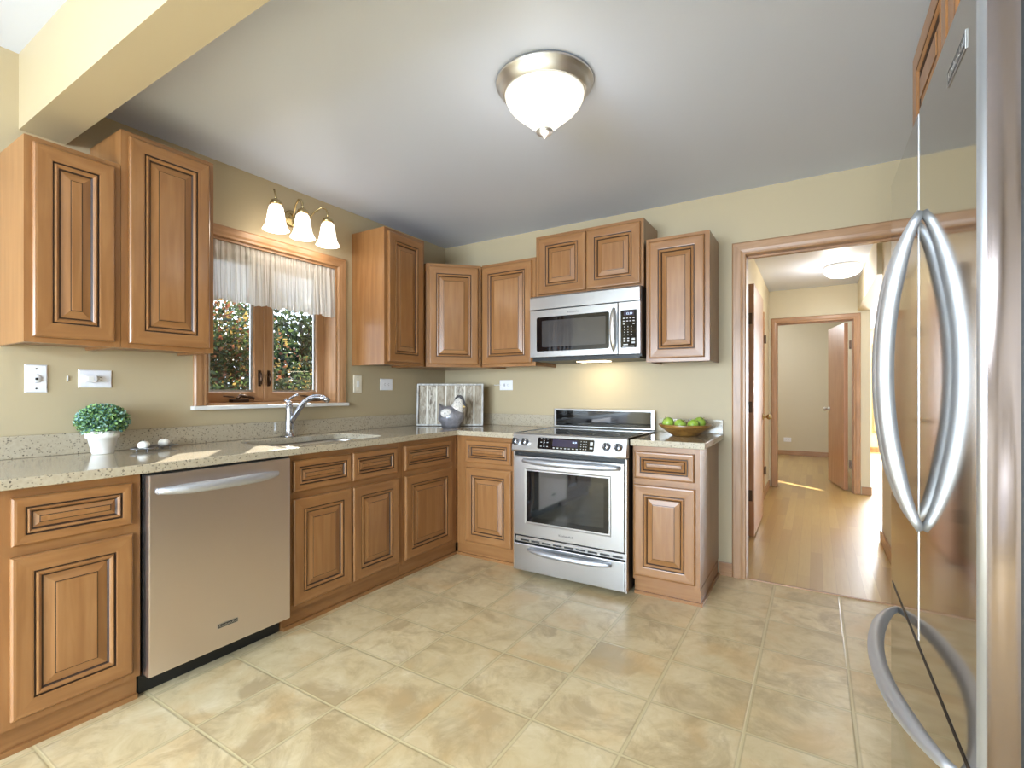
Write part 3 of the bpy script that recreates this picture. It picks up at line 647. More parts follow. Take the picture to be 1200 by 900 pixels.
# faucet
fx0, fy0 = 0.083, -1.592
r = thing('faucet', 'brushed steel single-lever faucet with an angled pull-out spout', 'faucet', (fx0, fy0, CT1))
MB().lathe((fx0, fy0, CT1+0.0005), [(0, 0), (0.031, 0), (0.031, 0.006), (0.025, 0.012), (0.024, 0.05), (0.023, 0.115), (0.021, 0.15), (0.020, 0.185), (0.016, 0.196), (0, 0.198)], 24).build('body', 'chrome', r)
sd = Vector((0.93, 0.36, 0)).normalized(); f0 = Vector((fx0, fy0, CT1))
MB().tube([f0+sd*0.010+Z*0.085, f0+sd*0.035+Z*0.125, f0+sd*0.065+Z*0.170, f0+sd*0.10+Z*0.210, f0+sd*0.14+Z*0.236, f0+sd*0.18+Z*0.246, f0+sd*0.215+Z*0.243, f0+sd*0.245+Z*0.232], [0.014, 0.0165, 0.017, 0.0165, 0.0155, 0.016, 0.0165, 0.0145], 16).build('spout', 'chrome', r)
MB().tube([f0+sd*0.228+Z*0.241, f0+sd*0.262+Z*0.222], [0.0175, 0.0155], 14).build('spray_head', 'chrome', r)
MB().sphere(f0+Z*0.205, 0.019, sc=(1, 1, 0.8)).tube([f0+Z*0.212-sd*0.005, f0+Z*0.235+sd*0.004, f0+Z*0.250+sd*0.03, f0+Z*0.262+sd*0.06], [0.008, 0.007, 0.006, 0.0075], 10).tube([f0+Z*0.21-sd*0.01, f0+Z*0.228-sd*0.024, f0+Z*0.222-sd*0.035], [0.008, 0.008, 0.006], 10).build('lever', 'chrome', r)

# ------------------------------------------------------------------ dishwasher
dw0, dw1 = -2.571, -1.966
r = thing('dishwasher', 'stainless dishwasher with a bowed bar handle under the counter', 'dishwasher', (0.35, (dw0+dw1)/2, 0))
MB().box(0.05, 0.60, dw0+0.004, dw1-0.004, 0.08, 0.872).build('tub', 'dark', r)
MB().box(0.05, 0.56, dw0+0.004, dw1-0.004, 0.0, 0.078).build('toe_kick', 'dark', r)
dd = MB().box(0.601, 0.648, dw0+0.006, dw1-0.002, 0.088, 0.868, b=0.005).build('door', 'steel_dw', r)
MB().box(0.602, 0.640, dw0+0.007, dw1-0.003, 0.8685, 0.8745).build('control_edge', 'dark', r)
def bowbar(p0, p1, n, bow, rad, flat=1.0, K=24, end=0.55, up=None):
    p0, p1, n = Vector(p0), Vector(p1), Vector(n); pts = []; rd = []
    for i in range(K+1):
        q = i/K; e = 1-(2*q-1)**2; pts.append(p0.lerp(p1, q)+n*(bow*(e**0.8))); rd.append(rad*(end+(1-end)*min(1, e*1.6)))
    return MB().tube(pts, rd, 14, 0, flat, up or n)
bowbar((0.652, -2.535, 0.803), (0.652, -2.035, 0.803), X, 0.040, 0.021, 0.75).build('handle', 'handle', dd)
b = MB().box(0.6482, 0.6500, -2.312, -2.222, 0.173, 0.193, 0, b=0.0006).box(0.6500, 0.6504, -2.309, -2.225, 0.1755, 0.1905, 1)
text(b, 'KitchenAid', (0.6504, -2.306, 0.1785), Y, 0.013, X, 0, 0.0004, 0.078); b.build('badge', ['steel', 'badge'], dd)

# ------------------------------------------------------------------ stove
rx0, rx1 = 1.144, 1.906
r = thing('stove', 'stainless slide-in electric stove with black glass top and oven window', 'stove', ((rx0+rx1)/2, -0.36, 0))
MB().box(rx0+0.002, rx1-0.002, -0.655, -0.03, 0.03, 0.905).box(rx0+0.03, rx0+0.08, -0.60, -0.55, 0, 0.03).box(rx1-0.08, rx1-0.03, -0.60, -0.55, 0, 0.03).box(rx0+0.03, rx0+0.08, -0.15, -0.10, 0, 0.03).box(rx1-0.08, rx1-0.03, -0.15, -0.10, 0, 0.03).build('body', 'dark', r)
ct = MB().box(rx0, rx1, -0.665, -0.085, 0.9155, 0.921, b=0.002).build('cooktop', 'blackglass', r)
for bx_, by_, br in ((1.34, -0.50, 0.10), (1.71, -0.50, 0.085), (1.34, -0.23, 0.075), (1.71, -0.23, 0.10)):
    MB().lathe((bx_, by_, 0.9212), [(br-0.003, 0), (br, 0), (br, 0.0003), (br-0.003, 0.0003)], 40, closed=True).build('burner_ring', 'badge', ct)
tr_ = MB().box(rx0-0.001, rx1+0.001, -0.672, -0.665, 0.907, 0.922).box(rx0-0.001, rx0+0.004, -0.665, -0.085, 0.921, 0.924).box(rx1-0.004, rx1+0.001, -0.665, -0.085, 0.921, 0.924); tr_.build('cooktop_rim', 'steel_h', r)
bgd = MB().box(1.122, 1.888, -0.062, -0.026, 0.9225, 1.062, 0, b=0.006).build('backguard', 'steel_h', r)
MB().box(1.142, 1.868, -0.0640, -0.0622, 0.935, 1.049).build('backguard_glass', 'blackglass', bgd)
# control panel: sloped face
nrm = Vector((0, -0.97, 0.24)).normalized(); upv = Vector((0, 0.24, 0.97)).normalized()
cp = MB().prism([(-0.655, 0.806), (-0.708, 0.806), (-0.712, 0.815), (-0.688, 0.915), (-0.680, 0.924), (-0.673, 0.924), (-0.655, 0.905)], Y, Z, (0, 0, 0), X, rx0-0.002, rx1+0.002).build('control_panel', 'steel_h', r)
P0 = Vector((0, -0.712, 0.815))
def onpanel(x, s_, d_=0.0): return P0+X*x+upv*s_+nrm*d_
dp = MB().prism(rrect(1.330, 1.710, 0.016, 0.088, 0.008, 4), X, upv, P0, nrm, -0.004, 0.0022, 0)
dspm = MB().prism([(1.435, 0.036), (1.605, 0.036), (1.605, 0.080), (1.435, 0.080)], X, upv, P0, nrm, 0.0022, 0.0028)
ks = dp
def kq(x, s_, w_=0.010, h_=0.004): ks.prism([(x, s_), (x+w_, s_), (x+w_, s_+h_), (x, s_+h_)], X, upv, P0, nrm, 0.0022, 0.0030, 1)
for i in range(3): kq(1.350+0.022*i, 0.078); kq(1.350+0.022*i, 0.056); kq(1.350+0.022*i, 0.030)
kq(1.372, 0.064, 0.006, 0.006); kq(1.372, 0.048, 0.006, 0.006)
for i in range(7): kq(1.440+0.026*i, 0.024, 0.012, 0.005)
for i in range(3):
    for j in range(4): kq(1.624+0.017*i, 0.028+0.015*j, 0.005, 0.004)
kq(1.684, 0.054, 0.018, 0.022); kq(1.684, 0.034, 0.018, 0.010)
dp = ks.build('display_panel', ['blackglass', 'key'], r)
dspm.build('display', 'display', dp)
tx_ = MB(); text(tx_, '12:30', onpanel(1.568, 0.062, 0.0030), X, 0.014, nrm, 0, 0.0002, 0.030); tx_.build('clock_digits', 'digits', dp)
for kx in (1.170, 1.240, 1.790, 1.862):
    kb = MB().lathe(onpanel(kx, 0.052, 0.0005), [(0, 0), (0.024, 0), (0.024, 0.004), (0.020, 0.007), (0.019, 0.026), (0.016, 0.030), (0, 0.030)], 24, 0, nrm).build('knob', 'chrome', r)
    MB().prism([(kx-0.006, 0.032), (kx+0.006, 0.032), (kx+0.006, 0.072), (kx-0.006, 0.072)], X, upv, P0, nrm, 0.0306, 0.039).build('knob_grip', 'dark', kb)
# oven door
od = MB().rings((rx0+0.010, -0.660, 0.262), X, -Y, rx1-rx0-0.020, 0.515, [(0, 0, 0), (0, 0.036, 0), (0.004, 0.040, 0), (0.080, 0.040, 0), (0.086, 0.036, 0)], 0, 0, close=False)
od.back((rx0+0.010, -0.660, 0.262), X, -Y, rx1-rx0-0.020, 0.515).rings((rx0+0.096, -0.660, 0.348), X, -Y, rx1-rx0-0.192, 0.343, [(0, 0.036, 0)], 0)
odo = od.build('oven_door', 'steel_h', r)
MB().rings((1.250, -0.6965, 0.358), X, -Y, 0.550, 0.325, [(0, 0, 0), (0, 0.0040, 0), (0.03, 0.0040, 1), (0.0305, 0.0030, 1)], 0).build('oven_window', ['blackglass', 'ovenglass'], odo)
bowbar((1.225, -0.702, 0.748), (1.870, -0.702, 0.748), -Y, 0.052, 0.0195, 1.0, end=0.7).build('oven_handle', 'handle', odo)
b = MB(); text(b, 'KitchenAid', (1.475, -0.7003, 0.294), X, 0.019, -Y, 0, 0.0003, 0.095); b.build('badge', 'badge', odo)
vt_ = MB().box(rx0+0.012, rx1-0.012, -0.680, -0.660, 0.216, 0.250, 0)
for i in range(9): vt_.box(rx0+0.05+0.078*i, rx0+0.11+0.078*i, -0.683, -0.680, 0.222, 0.232, 1)
vt_.build('vent_trim', ['steel_h', 'dark'], r)
dwr = MB().box(rx0+0.012, rx1-0.012, -0.698, -0.660, 0.035, 0.208, b=0.004).build('storage_drawer', 'steel_h', r)
bowbar((1.265, -0.699, 0.178), (1.815, -0.699, 0.178), -Y, 0.045, 0.0185, 1.0, end=0.7).build('drawer_handle', 'handle', dwr)
for q in (rx0, rx1-0.008): MB().box(q, q+0.008, -0.690, -0.657, 0.03, 0.80).build('side_trim', 'steel', r)

# ------------------------------------------------------------------ over-the-range microwave
mx0, mx1, mf = 1.114, 1.902, -0.420
r = thing('microwave', 'stainless over-the-range microwave with a black glass door', 'microwave', ((mx0+mx1)/2, -0.2, 1.41))
MB().box(mx0+0.004, mx1-0.001, -0.385, -0.004, 1.415, 1.858).build('body', 'dark', r)
MB().prism([(-0.385, 1.764), (mf, 1.764), (mf, 1.846), (mf+0.010, 1.857), (-0.385, 1.857)], Y, Z, (0, 0, 0), X, mx0, mx1-0.004).build('vent_panel', 'steel_h', r)
md = MB().rings((mx0, -0.385, 1.430), X, -Y, 1.757-mx0, 0.329, [(0, 0, 0), (0, 0.032, 0), (0.003, 0.035, 0), (0.03, 0.035, 0)], 0).back((mx0, -0.385, 1.430), X, -Y, 1.757-mx0, 0.329).build('door', 'steel_h', r)
MB().prism(rrect(1.168, 1.700, 1.470, 1.708, 0.012, 4), X, Z, (0, 0, 0), Y, mf-0.0018, mf-0.0002).build('door_glass', 'blackglass', md)
MB().prism(rrect(1.210, 1.676, 1.500, 1.682, 0.006, 4), X, Z, (0, 0, 0), Y, mf-0.0026, mf-0.0019).build('door_screen', 'microglass', md)
bowbar((1.731, mf-0.001, 1.450), (1.731, mf-0.001, 1.726), -Y, 0.034, 0.0165, 0.6, end=0.45).build('door_handle', 'nickel', md)
cp = MB().box(1.761, mx1-0.002, mf, -0.385, 1.430, 1.759, b=0.002).build('control_panel', 'steel_h', r)
ks = MB().prism(rrect(1.776, 1.880, 1.468, 1.707, 0.004, 3), X, Z, (0, 0, 0), Y, mf-0.0018, mf-0.0002)
def kq2(x, z, w_, h_): ks.box(x, x+w_, mf-0.0028, mf-0.0019, z, z+h_, 1)
for j, z in enumerate((1.652, 1.634, 1.616)):
    for i in range(4):
        if not (j == 2 and i in (1, 2)): kq2(1.792+0.021*i, z, 0.012, 0.006)
for j in range(4):
    for i in range(3): kq2(1.800+0.022*i, 1.598-0.017*j, 0.005, 0.006)
for i in range(2):
    for j in range(2): kq2(1.796+0.024*i, 1.524-0.018*j, 0.012, 0.007)
kq2(1.848, 1.512, 0.021, 0.016); kq2(1.848, 1.494, 0.021, 0.011)
kq2(1.795, 1.485, 0.030, 0.007); kq2(1.790, 1.474, 0.075, 0.005); kp = ks.build('keypad', ['blackglass', 'key'], r)
MB().box(1.797, 1.862, mf-0.0026, mf-0.0019, 1.672, 1.697).build('display', 'display', kp)
tx_ = MB(); text(tx_, '12:30', (1.812, mf-0.0027, 1.678), X, 0.017, -Y, 0, 0.0002, 0.040); tx_.build('clock_digits', 'digits', kp)
b = MB(); text(b, 'KitchenAid', (1.405, mf-0.0004, 1.724), X, 0.016, -Y, 0, 0.0003, 0.085); b.build('badge', 'badge', md)
MB().box(mx0+0.01, mx1-0.01, -0.40, -0.02, 1.404, 1.4145).build('bottom_grille', 'dark', r)
MB().box(1.40, 1.62, -0.26, -0.16, 1.399, 1.4038, b=0.002).build('cooktop_lamp', 'lens', r)
light('cooktop_lamp_light', 'AREA', (1.51, -0.20, 1.394), 1.7, (1, 0.86, 0.62), 0.20, 0.08, (0, 0.25, -1))

# ------------------------------------------------------------------ refrigerator
FF = 3.015; fy_far, fy_near, fym = -1.632, -2.535, -2.0835
r = thing('refrigerator', 'tall stainless french-door refrigerator with bowed handles at the right', 'refrigerator', (3.35, (fy_far+fy_near)/2, 0))
MB().box(3.074, 3.70, fy_near+0.006, fy_far-0.006, 0.03, 1.775, b=0.006).box(3.10, 3.66, fy_near+0.03, fy_far-0.03, 0.0, 0.03).build('cabinet', 'dark', r)
def fdoor(name, ya, yb, z0, z1):
    # outline in plan: front edge with eased corners, front towards -x
    e = 0.009; pl = []
    for cx, cy, a0 in ((FF+e, yb+e, 180), (FF+e, ya-e, 90)):
        for k in range(5):
            a_ = math.radians(a0+90-90*k/4) if False else None
    pl = [(3.057, yb), (3.057, ya)]
    for k in range(7):
        a_ = math.radians(90+90*k/6); pl.append((FF+e+e*math.cos(a_), ya-e+e*math.sin(a_)))
    for k in range(7):
        a_ = math.radians(180+90*k/6); pl.append((FF+e+e*math.cos(a_), yb+e+e*math.sin(a_)))
    K = len(pl); mb = MB(); vs = [(x, y, z) for z in (z0, z1) for x, y in pl]
    mb.add(vs, [tuple(range(K)), tuple(range(K, 2*K))], 0)
    for i in range(K):
        xm, ym_ = (pl[i][0]+pl[(i+1) % K][0])/2, (pl[i][1]+pl[(i+1) % K][1])/2
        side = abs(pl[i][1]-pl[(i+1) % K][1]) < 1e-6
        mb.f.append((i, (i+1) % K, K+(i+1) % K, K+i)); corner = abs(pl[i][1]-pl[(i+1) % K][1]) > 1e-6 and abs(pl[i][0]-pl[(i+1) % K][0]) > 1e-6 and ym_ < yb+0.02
        mb.mi.append(1 if side else (2 if corner else 0)); mb.sm.append(not side and not (abs(pl[i][0]-pl[(i+1) % K][0]) < 1e-6))  # near corner gets the paler satin steel as a painted highlight
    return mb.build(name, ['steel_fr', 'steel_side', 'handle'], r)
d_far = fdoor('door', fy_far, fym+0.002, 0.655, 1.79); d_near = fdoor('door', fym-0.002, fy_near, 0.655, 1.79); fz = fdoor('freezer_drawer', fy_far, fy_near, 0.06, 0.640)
MB().box(FF-0.0012, FF+0.010, fym-0.0062, fym-0.0025, 0.66, 1.785, b=0.001).build('seam_highlight', 'steel', d_near)  # bright strip standing in for the rounded edge's highlight at the seam
MB().box(FF+0.004, FF+0.03, fy_near+0.004, fy_far-0.004, 0.6410, 0.6545).build('drawer_trim', 'badge', fz)
bowbar((FF-0.002, fym+0.042, 0.905), (FF-0.002, fym+0.042, 1.565), -X, 0.060, 0.0160, 1.0, 32, 0.5).build('handle', 'handle', d_far)
bowbar((FF-0.002, fym-0.042, 0.905), (FF-0.002, fym-0.042, 1.565), -X, 0.060, 0.0160, 1.0, 32, 0.5).build('handle', 'handle', d_near)
bowbar((FF-0.002, -1.765, 0.605), (FF-0.002, -2.440, 0.605), -X, 0.070, 0.0160, 1.0, 32, 0.5).build('handle', 'handle', fz)
b = MB().box(FF-0.0016, FF-0.0002, -2.475, -2.362, 1.696, 1.724, 0, b=0.0005).box(FF-0.0020, FF-0.0016, -2.472, -2.365, 1.699, 1.721, 1)
text(b, 'KitchenAid', (FF-0.0020, -2.369, 1.7035), -Y, 0.018, -X, 0, 0.0004, 0.100); b.build('badge', ['steel', 'badge'], d_near)
MB().box(3.0585, 3.0735, fy_near+0.012, fy_far-0.012, 0.07, 1.77).build('gasket', 'dark', r)

# ------------------------------------------------------------------ lamps
lc = (1.87, -1.63)
r = thing('ceiling_light', 'round flush ceiling light with nickel rim and glowing bowl in the kitchen', 'lamp', (lc[0], lc[1], CH))
MB().lathe((lc[0], lc[1], CH-0.001), [(0, 0), (0.196, 0), (0.202, -0.006), (0.200, -0.014), (0.188, -0.020), (0.186, -0.034), (0.176, -0.044), (0.172, -0.052), (0.166, -0.056), (0.164, -0.050), (0.0, -0.03)], 56).build('rim', 'nickel', r)
MB().lathe((lc[0], lc[1], CH-0.056), [(0.163, 0.004), (0.161, -0.014), (0.150, -0.036), (0.130, -0.060), (0.104, -0.082), (0.078, -0.104), (0.055, -0.124), (0.032, -0.140), (0.0, -0.144)], 56).build('glass_bowl', 'opal', r)
MB().lathe((lc[0], lc[1], CH-0.1985), [(0, 0.002), (0.033, 0.001), (0.036, -0.005), (0.030, -0.014), (0.018, -0.021), (0.010, -0.025), (0.006, -0.032), (0, -0.034)], 24).build('finial', 'nickel', r)
light('kitchen_ceiling_bulb', 'POINT', (lc[0], lc[1], CH-0.36), 3, (1.0, 0.97, 0.92), radius=0.12)
# three-light sconce over the window
r = thing('wall_sconce', 'three-light brass sconce with glowing bell shades above the window', 'lamp', (0.0, -1.525, 2.29))
MB().lathe((0.001, -1.525, 2.285), [(0, 0), (0.052, 0), (0.052, 0.008), (0.044, 0.016), (0.030, 0.022), (0, 0.024)], 32, 0, X).box(0.001, 0.014, -1.62, -1.43, 2.268, 2.302, b=0.005).build('backplate', 'brass', r)
for sy in (-1.712, -1.535, -1.352):
    y_b = -1.525+(sy+1.525)*0.45
    MB().tube([(0.012, y_b, 2.285), (0.04, y_b+(sy-y_b)*0.25, 2.315), (0.062, y_b+(sy-y_b)*0.55, 2.362), (0.09, y_b+(sy-y_b)*0.8, 2.388), (0.115, sy, 2.382), (0.130, sy, 2.352), (0.133, sy, 2.312)], 0.0055, 10).build('arm', 'brass', r)
    MB().lathe((0.133, sy, 2.325), [(0, 0), (0.012, -0.001), (0.028, -0.012), (0.034, -0.028), (0.030, -0.036), (0, -0.037)], 24).build('socket_cup', 'brass', r)
    MB().lathe((0.133, sy, 2.287), [(0.029, 0.0), (0.038, -0.010), (0.045, -0.040), (0.050, -0.075), (0.057, -0.112), (0.070, -0.138), (0.075, -0.146), (0.072, -0.148), (0.066, -0.138), (0.053, -0.112), (0.0, -0.10)], 32).build('shade', 'opal_hot', r)
    light('sconce_bulb', 'POINT', (0.150, sy, 2.11), 0.9, (1.0, 0.90, 0.76), radius=0.05)
# hallway ceiling light
r = thing('ceiling_light', 'small round glass ceiling light in the hallway beyond the doorway', 'lamp', (3.06, 2.45, 2.45))
MB().lathe((3.06, 2.45, 2.449), [(0, 0), (0.150, 0), (0.152, -0.010), (0.146, -0.020), (0, -0.020)], 40).build('base', 'whitepaint', r)
MB().lathe((3.06, 2.45, 2.428), [(0.145, 0.0), (0.158, -0.012), (0.160, -0.030), (0.146, -0.060), (0.11, -0.085), (0.06, -0.098), (0, -0.102)], 40).build('glass_bowl', 'opal_hall', r)
light('hall_ceiling_bulb', 'POINT', (3.0, 2.40, 2.20), 12, (1.0, 0.97, 0.90), radius=0.10)
light('far_room_fill', 'POINT', (1.7, 5.6, 2.30), 60, (0.97, 0.98, 1.0), radius=0.12)  # added lamp without a fixture, brightens the far room

# ------------------------------------------------------------------ wall plates
def plate(name, label, cat, o, u, n, w, h, mat='white', group=None):
    """o: centre on the wall"""
    o = Vector(o); u = Vector(u); n = Vector(n)
    r = thing(name, label, cat, o, group)
    mb = MB().rings(o-u*(w/2)-Z*(h/2), u, n, w, h, [(0, 0.0006, 0), (0, 0.003, 0), (0.004, 0.006, 0)], 0).back(o-u*(w/2)-Z*(h/2), u, n, w, h, 0.0006)
    mb.build('plate', mat, r); return r
def screw(r, o, n): MB().lathe(o, [(0, 0), (0.0035, 0), (0.003, 0.0012), (0, 0.0014)], 10, 0, n).build('screw', 'slot', r)
def recept(r, o, u, n, horiz):
    o, u, n = Vector(o), Vector(u), Vector(n); a_, b_ = (u, Z) if horiz else (Z, u)
    for s_ in (-1, 1):
        c = o+a_*(0.020*s_)
        q = MB().prism(rrect(-0.0145, 0.0145, -0.0165, 0.0165, 0.006, 3), a_, b_, c, n, 0.0062, 0.0075).build('receptacle', 'white', r)
        MB().prism([(-0.004, -0.008), (0.004, -0.008), (0.004, -0.006), (-0.004, -0.006)], a_, b_, c, n, 0.0076, 0.0079).prism([(-0.004, 0.006), (0.004, 0.006), (0.004, 0.008), (-0.004, 0.008)], a_, b_, c, n, 0.0076, 0.0079).prism(rrect(-0.010, -0.006, -0.002, 0.002, 0.0015, 3), a_, b_, c, n, 0.0076, 0.0079).build('slots', 'slot', q)
r = plate('phone_jack', 'white upright phone jack plate on the wall at far left', 'wall plate', (0, -2.722, 1.247), Y, X, 0.072, 0.118)
MB().lathe((0.0062, -2.722, 1.247), [(0, 0), (0.019, 0), (0.017, 0.004), (0, 0.0045)], 24, 0, X).build('jack', 'white', r); MB().box(0.0108, 0.0114, -2.727, -2.717, 1.241, 1.251).build('port', 'slot', r)
for dz_ in (-0.042, 0.042): screw(r, (0.0062, -2.722, 1.247+dz_), X)
r = plate('wall_outlet', 'sideways white outlet plate above the potted plant', 'outlet', (0, -2.520, 1.250), Y, X, 0.124, 0.080, group='electrical outlets')
recept(r, (0, -2.520, 1.250), Y, X, True)
r = thing('plug_adapter', 'white plug-in adapter on the sideways outlet above the potted plant', 'plug', (0.008, -2.544, 1.250))
MB().box(0.0082, 0.034, -2.566, -2.522, 1.235, 1.266, b=0.005).build('housing', 'white', r); MB().box(0.0342, 0.0352, -2.556, -2.536, 1.242, 1.259, b=0.0004).build('face', 'whitepaint', r)
o = MB().box(0.0005, 0.006, -2.621, -2.616, 1.238, 1.262, b=0.002).build('wall_clip', 'whitepaint'); tag(o, 'tiny white clip on the tan wall between phone jack and sideways outlet', 'clip')
r = plate('light_switch', 'almond light switch plate right of the window casing', 'switch', (0, -0.995, 1.246), Y, X, 0.075, 0.128, 'almond')
MB().box(0.0062, 0.0085, -1.007, -0.983, 1.222, 1.270, b=0.001).build('rocker', 'whitepaint', r)
for dz_ in (-0.048, 0.048): screw(r, (0.0062, -0.995, 1.246+dz_), X)
r = plate('wall_outlet', 'sideways white outlet plate left of the wooden tray', 'outlet', (0, -0.713, 1.246), Y, X, 0.125, 0.088, group='electrical outlets'); recept(r, (0, -0.713, 1.246), Y, X, True)
r = plate('wall_outlet', 'sideways white outlet plate on the wall left of the stove, with a plug', 'outlet', (0.650, 0, 1.245), X, -Y, 0.125, 0.084, group='electrical outlets'); recept(r, (0.650, 0, 1.245), X, -Y, True)
r = thing('power_plug', 'small white plug with a short cord in the outlet left of the stove', 'plug', (0.628, -0.0085, 1.245))
MB().box(0.615, 0.644, -0.030, -0.0085, 1.234, 1.257, b=0.004).build('plug_body', 'white', r)
MB().tube([(0.616, -0.02, 1.2455), (0.59, -0.022, 1.2465), (0.555, -0.014, 1.2445), (0.535, -0.008, 1.246)], 0.003, 8).build('cord', 'whitepaint', r)
r = plate('wall_outlet', 'small white outlet plate low on the far room wall', 'outlet', (2.39, 7.149, 0.285), X, -Y, 0.125, 0.08, group='electrical outlets')
recept(r, (2.39, 7.149, 0.285), X, -Y, True)
# tall pale panel on the living room wall
r = thing('wall_panel', 'tall pale yellow framed panel on the distant living room wall', 'panel', (3.93, 8.598, 1.25))
MB().rings((3.795, 8.598, 0.375), X, -Y, 0.27, 1.76, [(0, 0, 0), (0, 0.02, 0), (0.03, 0.02, 0), (0.032, 0.012, 0)], 0, close=False).build('frame', 'brass', r)
MB().box(3.827, 4.033, 8.588, 8.598, 0.407, 2.103).build('face', 'wall', r)

# ------------------------------------------------------------------ counter decor
def leaf_cluster(name, n, ctr, rad, size, mats, parent, seed, shell=0.55, up=0.0):
    rr = random.Random(seed); mb = MB(); c = Vector(ctr)
    for i in range(n):
        while True:
            d_ = Vector((rr.gauss(0, 1), rr.gauss(0, 1), rr.gauss(0, 1)))
            if d_.length > 0.1: break
        d_.normalize(); q = shell+(1-shell)*rr.random()
        p = c+Vector((d_.x*rad[0], d_.y*rad[1], d_.z*rad[2]))*q
        ax = (d_*0.6+Vector((rr.uniform(-1, 1), rr.uniform(-1, 1), rr.uniform(-0.6, 1)+up))).normalized()
        sd_ = ax.cross(Vector((rr.uniform(-1, 1), rr.uniform(-1, 1), rr.uniform(-1, 1)))).normalized(); s_ = size*rr.uniform(0.7, 1.3); nn = ax.cross(sd_)
        mb.add([p-ax*s_*0.5, p+sd_*s_*0.30-ax*0.05*s_+nn*0.08*s_, p+ax*s_*0.5, p-sd_*s_*0.30-ax*0.05*s_+nn*0.08*s_], [(0, 1, 2), (0, 2, 3)], rr.randrange(len(mats)))
    return mb.build(name, mats, parent)
pc = (0.115, -2.530)
r = thing('potted_plant', 'round boxwood ball in a small white clay pot on the counter', 'plant', (pc[0], pc[1], CT1))
MB().lathe((pc[0], pc[1], CT1+0.0005), [(0, 0), (0.037, 0), (0.039, 0.003), (0.053, 0.070), (0.060, 0.071), (0.063, 0.102), (0.057, 0.104), (0.052, 0.095), (0, 0.094)], 40).build('pot', 'pot', r)
MB().lathe((pc[0], pc[1], CT1+0.0945), [(0, 0.0006), (0.050, 0.0006), (0.050, 0.004), (0, 0.008)], 24).build('soil', 'soil', r)
fo = leaf_cluster('foliage', 3600, (pc[0], pc[1], CT1+0.148), (0.098, 0.098, 0.076), 0.016, ['box_leaf', 'box_leaf', 'box_blue'], r, 11, 0.62)
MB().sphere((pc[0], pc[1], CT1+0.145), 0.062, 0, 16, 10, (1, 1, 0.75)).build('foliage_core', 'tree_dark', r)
def candle(x, y, label, rot):
    r = thing('candle_holder', label, 'candle holder', (x, y, CT1), 'candle holders by the plant'); c = Vector((x, y, CT1))
    ca, sa = math.cos(rot), math.sin(rot); mb = MB(); pts = []
    for k in range(24):
        a_ = 2*PI*k/24; rr_ = 0.052*(1+0.18*math.cos(4*a_)); pts.append((rr_*math.cos(a_+rot), rr_*math.sin(a_+rot)))
    vs = [c+Vector((0, 0, 0.011))]+[c+Vector((p[0]*0.55, p[1]*0.55, 0.0115)) for p in pts]+[c+Vector((p[0], p[1], 0.017)) for p in pts]
    vs += [v-Vector((0, 0, 0.003)) for v in vs]; K = 24; O = 1+2*K; fs = []
    for k in range(K):
        k2 = (k+1) % K; fs += [(0, 1+k, 1+k2), (1+k, 1+K+k, 1+K+k2, 1+k2), (O, O+1+k2, O+1+k), (O+1+k, O+1+k2, O+1+K+k2, O+1+K+k), (1+K+k, O+1+K+k, O+1+K+k2, 1+K+k2)]
    mb.add(vs, fs, 0, True); mb.build('dish', 'pewter', r)
    for k in range(3):
        a_ = rot+2*PI*k/3; MB().sphere(c+Vector((0.026*math.cos(a_), 0.026*math.sin(a_), 0.0048)), 0.0045, 0, 10, 6).build('foot', 'pewter', r)
    t = thing('candle', label.replace('dark pewter candle dish', 'white wax candle'), 'candle', (x, y, CT1+0.012), 'candles by the plant')
    MB().lathe(c+Vector((0, 0, 0.0118)), [(0, 0), (0.016, 0), (0.022, 0.005), (0.025, 0.014), (0.023, 0.023), (0.016, 0.031), (0.006, 0.034), (0, 0.0335)], 24).build('wax', 'wax', t)
    MB().cyl(c+Vector((0, 0, 0.0455)), c+Vector((0, 0, 0.052)), 0.0012, 6).build('wick', 'dark', t)
candle(0.155, -2.388, 'dark pewter candle dish on the counter nearer the potted plant', 0.3)
candle(0.098, -2.280, 'dark pewter candle dish on the counter farther from the potted plant', 0.9)
# leaning whitewashed tray in the corner
ud_ = Vector((0.453, 0.28, 0)).normalized(); nd_ = Vector((ud_.y, -ud_.x, 0)); A0 = Vector((0.083, -0.455, CT1+0.001)); tw = 0.535; th = 0.338
r = thing('wooden_tray', 'whitewashed plank tray leaning in the counter corner behind the rooster', 'tray', (0.32, -0.31, CT1))
ln = 0.10; up_ = (Z*math.cos(ln)-nd_*math.sin(ln)); nn_ = (nd_*math.cos(ln)+Z*math.sin(ln))
mb = MB(); o_ = A0+nn_*0.0
vs = []; uvs = []
for d_ in (0.0, 0.010):
    for a_, b_ in ((0.012, 0.012), (tw-0.012, 0.012), (tw-0.012, th-0.012), (0.012, th-0.012)): vs.append(o_+ud_*a_+up_*b_+nn_*d_); uvs.append((a_/tw, b_/th))
mb.add(vs, [(3, 2, 1, 0), (4, 5, 6, 7), (0, 1, 5, 4), (1, 2, 6, 5), (2, 3, 7, 6), (3, 0, 4, 7)]); mb.build('panel', 'plank', r, uvs)
for a0, a1, b0, b1 in ((0, tw, 0, 0.012), (0, tw, th-0.012, th), (0, 0.012, 0.012, th-0.012), (tw-0.012, tw, 0.012, th-0.012)):
    MB().prism([(a0, b0), (a1, b0), (a1, b1), (a0, b1)], ud_, up_, o_, nn_, 0.0, 0.034).build('rim', 'plankframe', r)
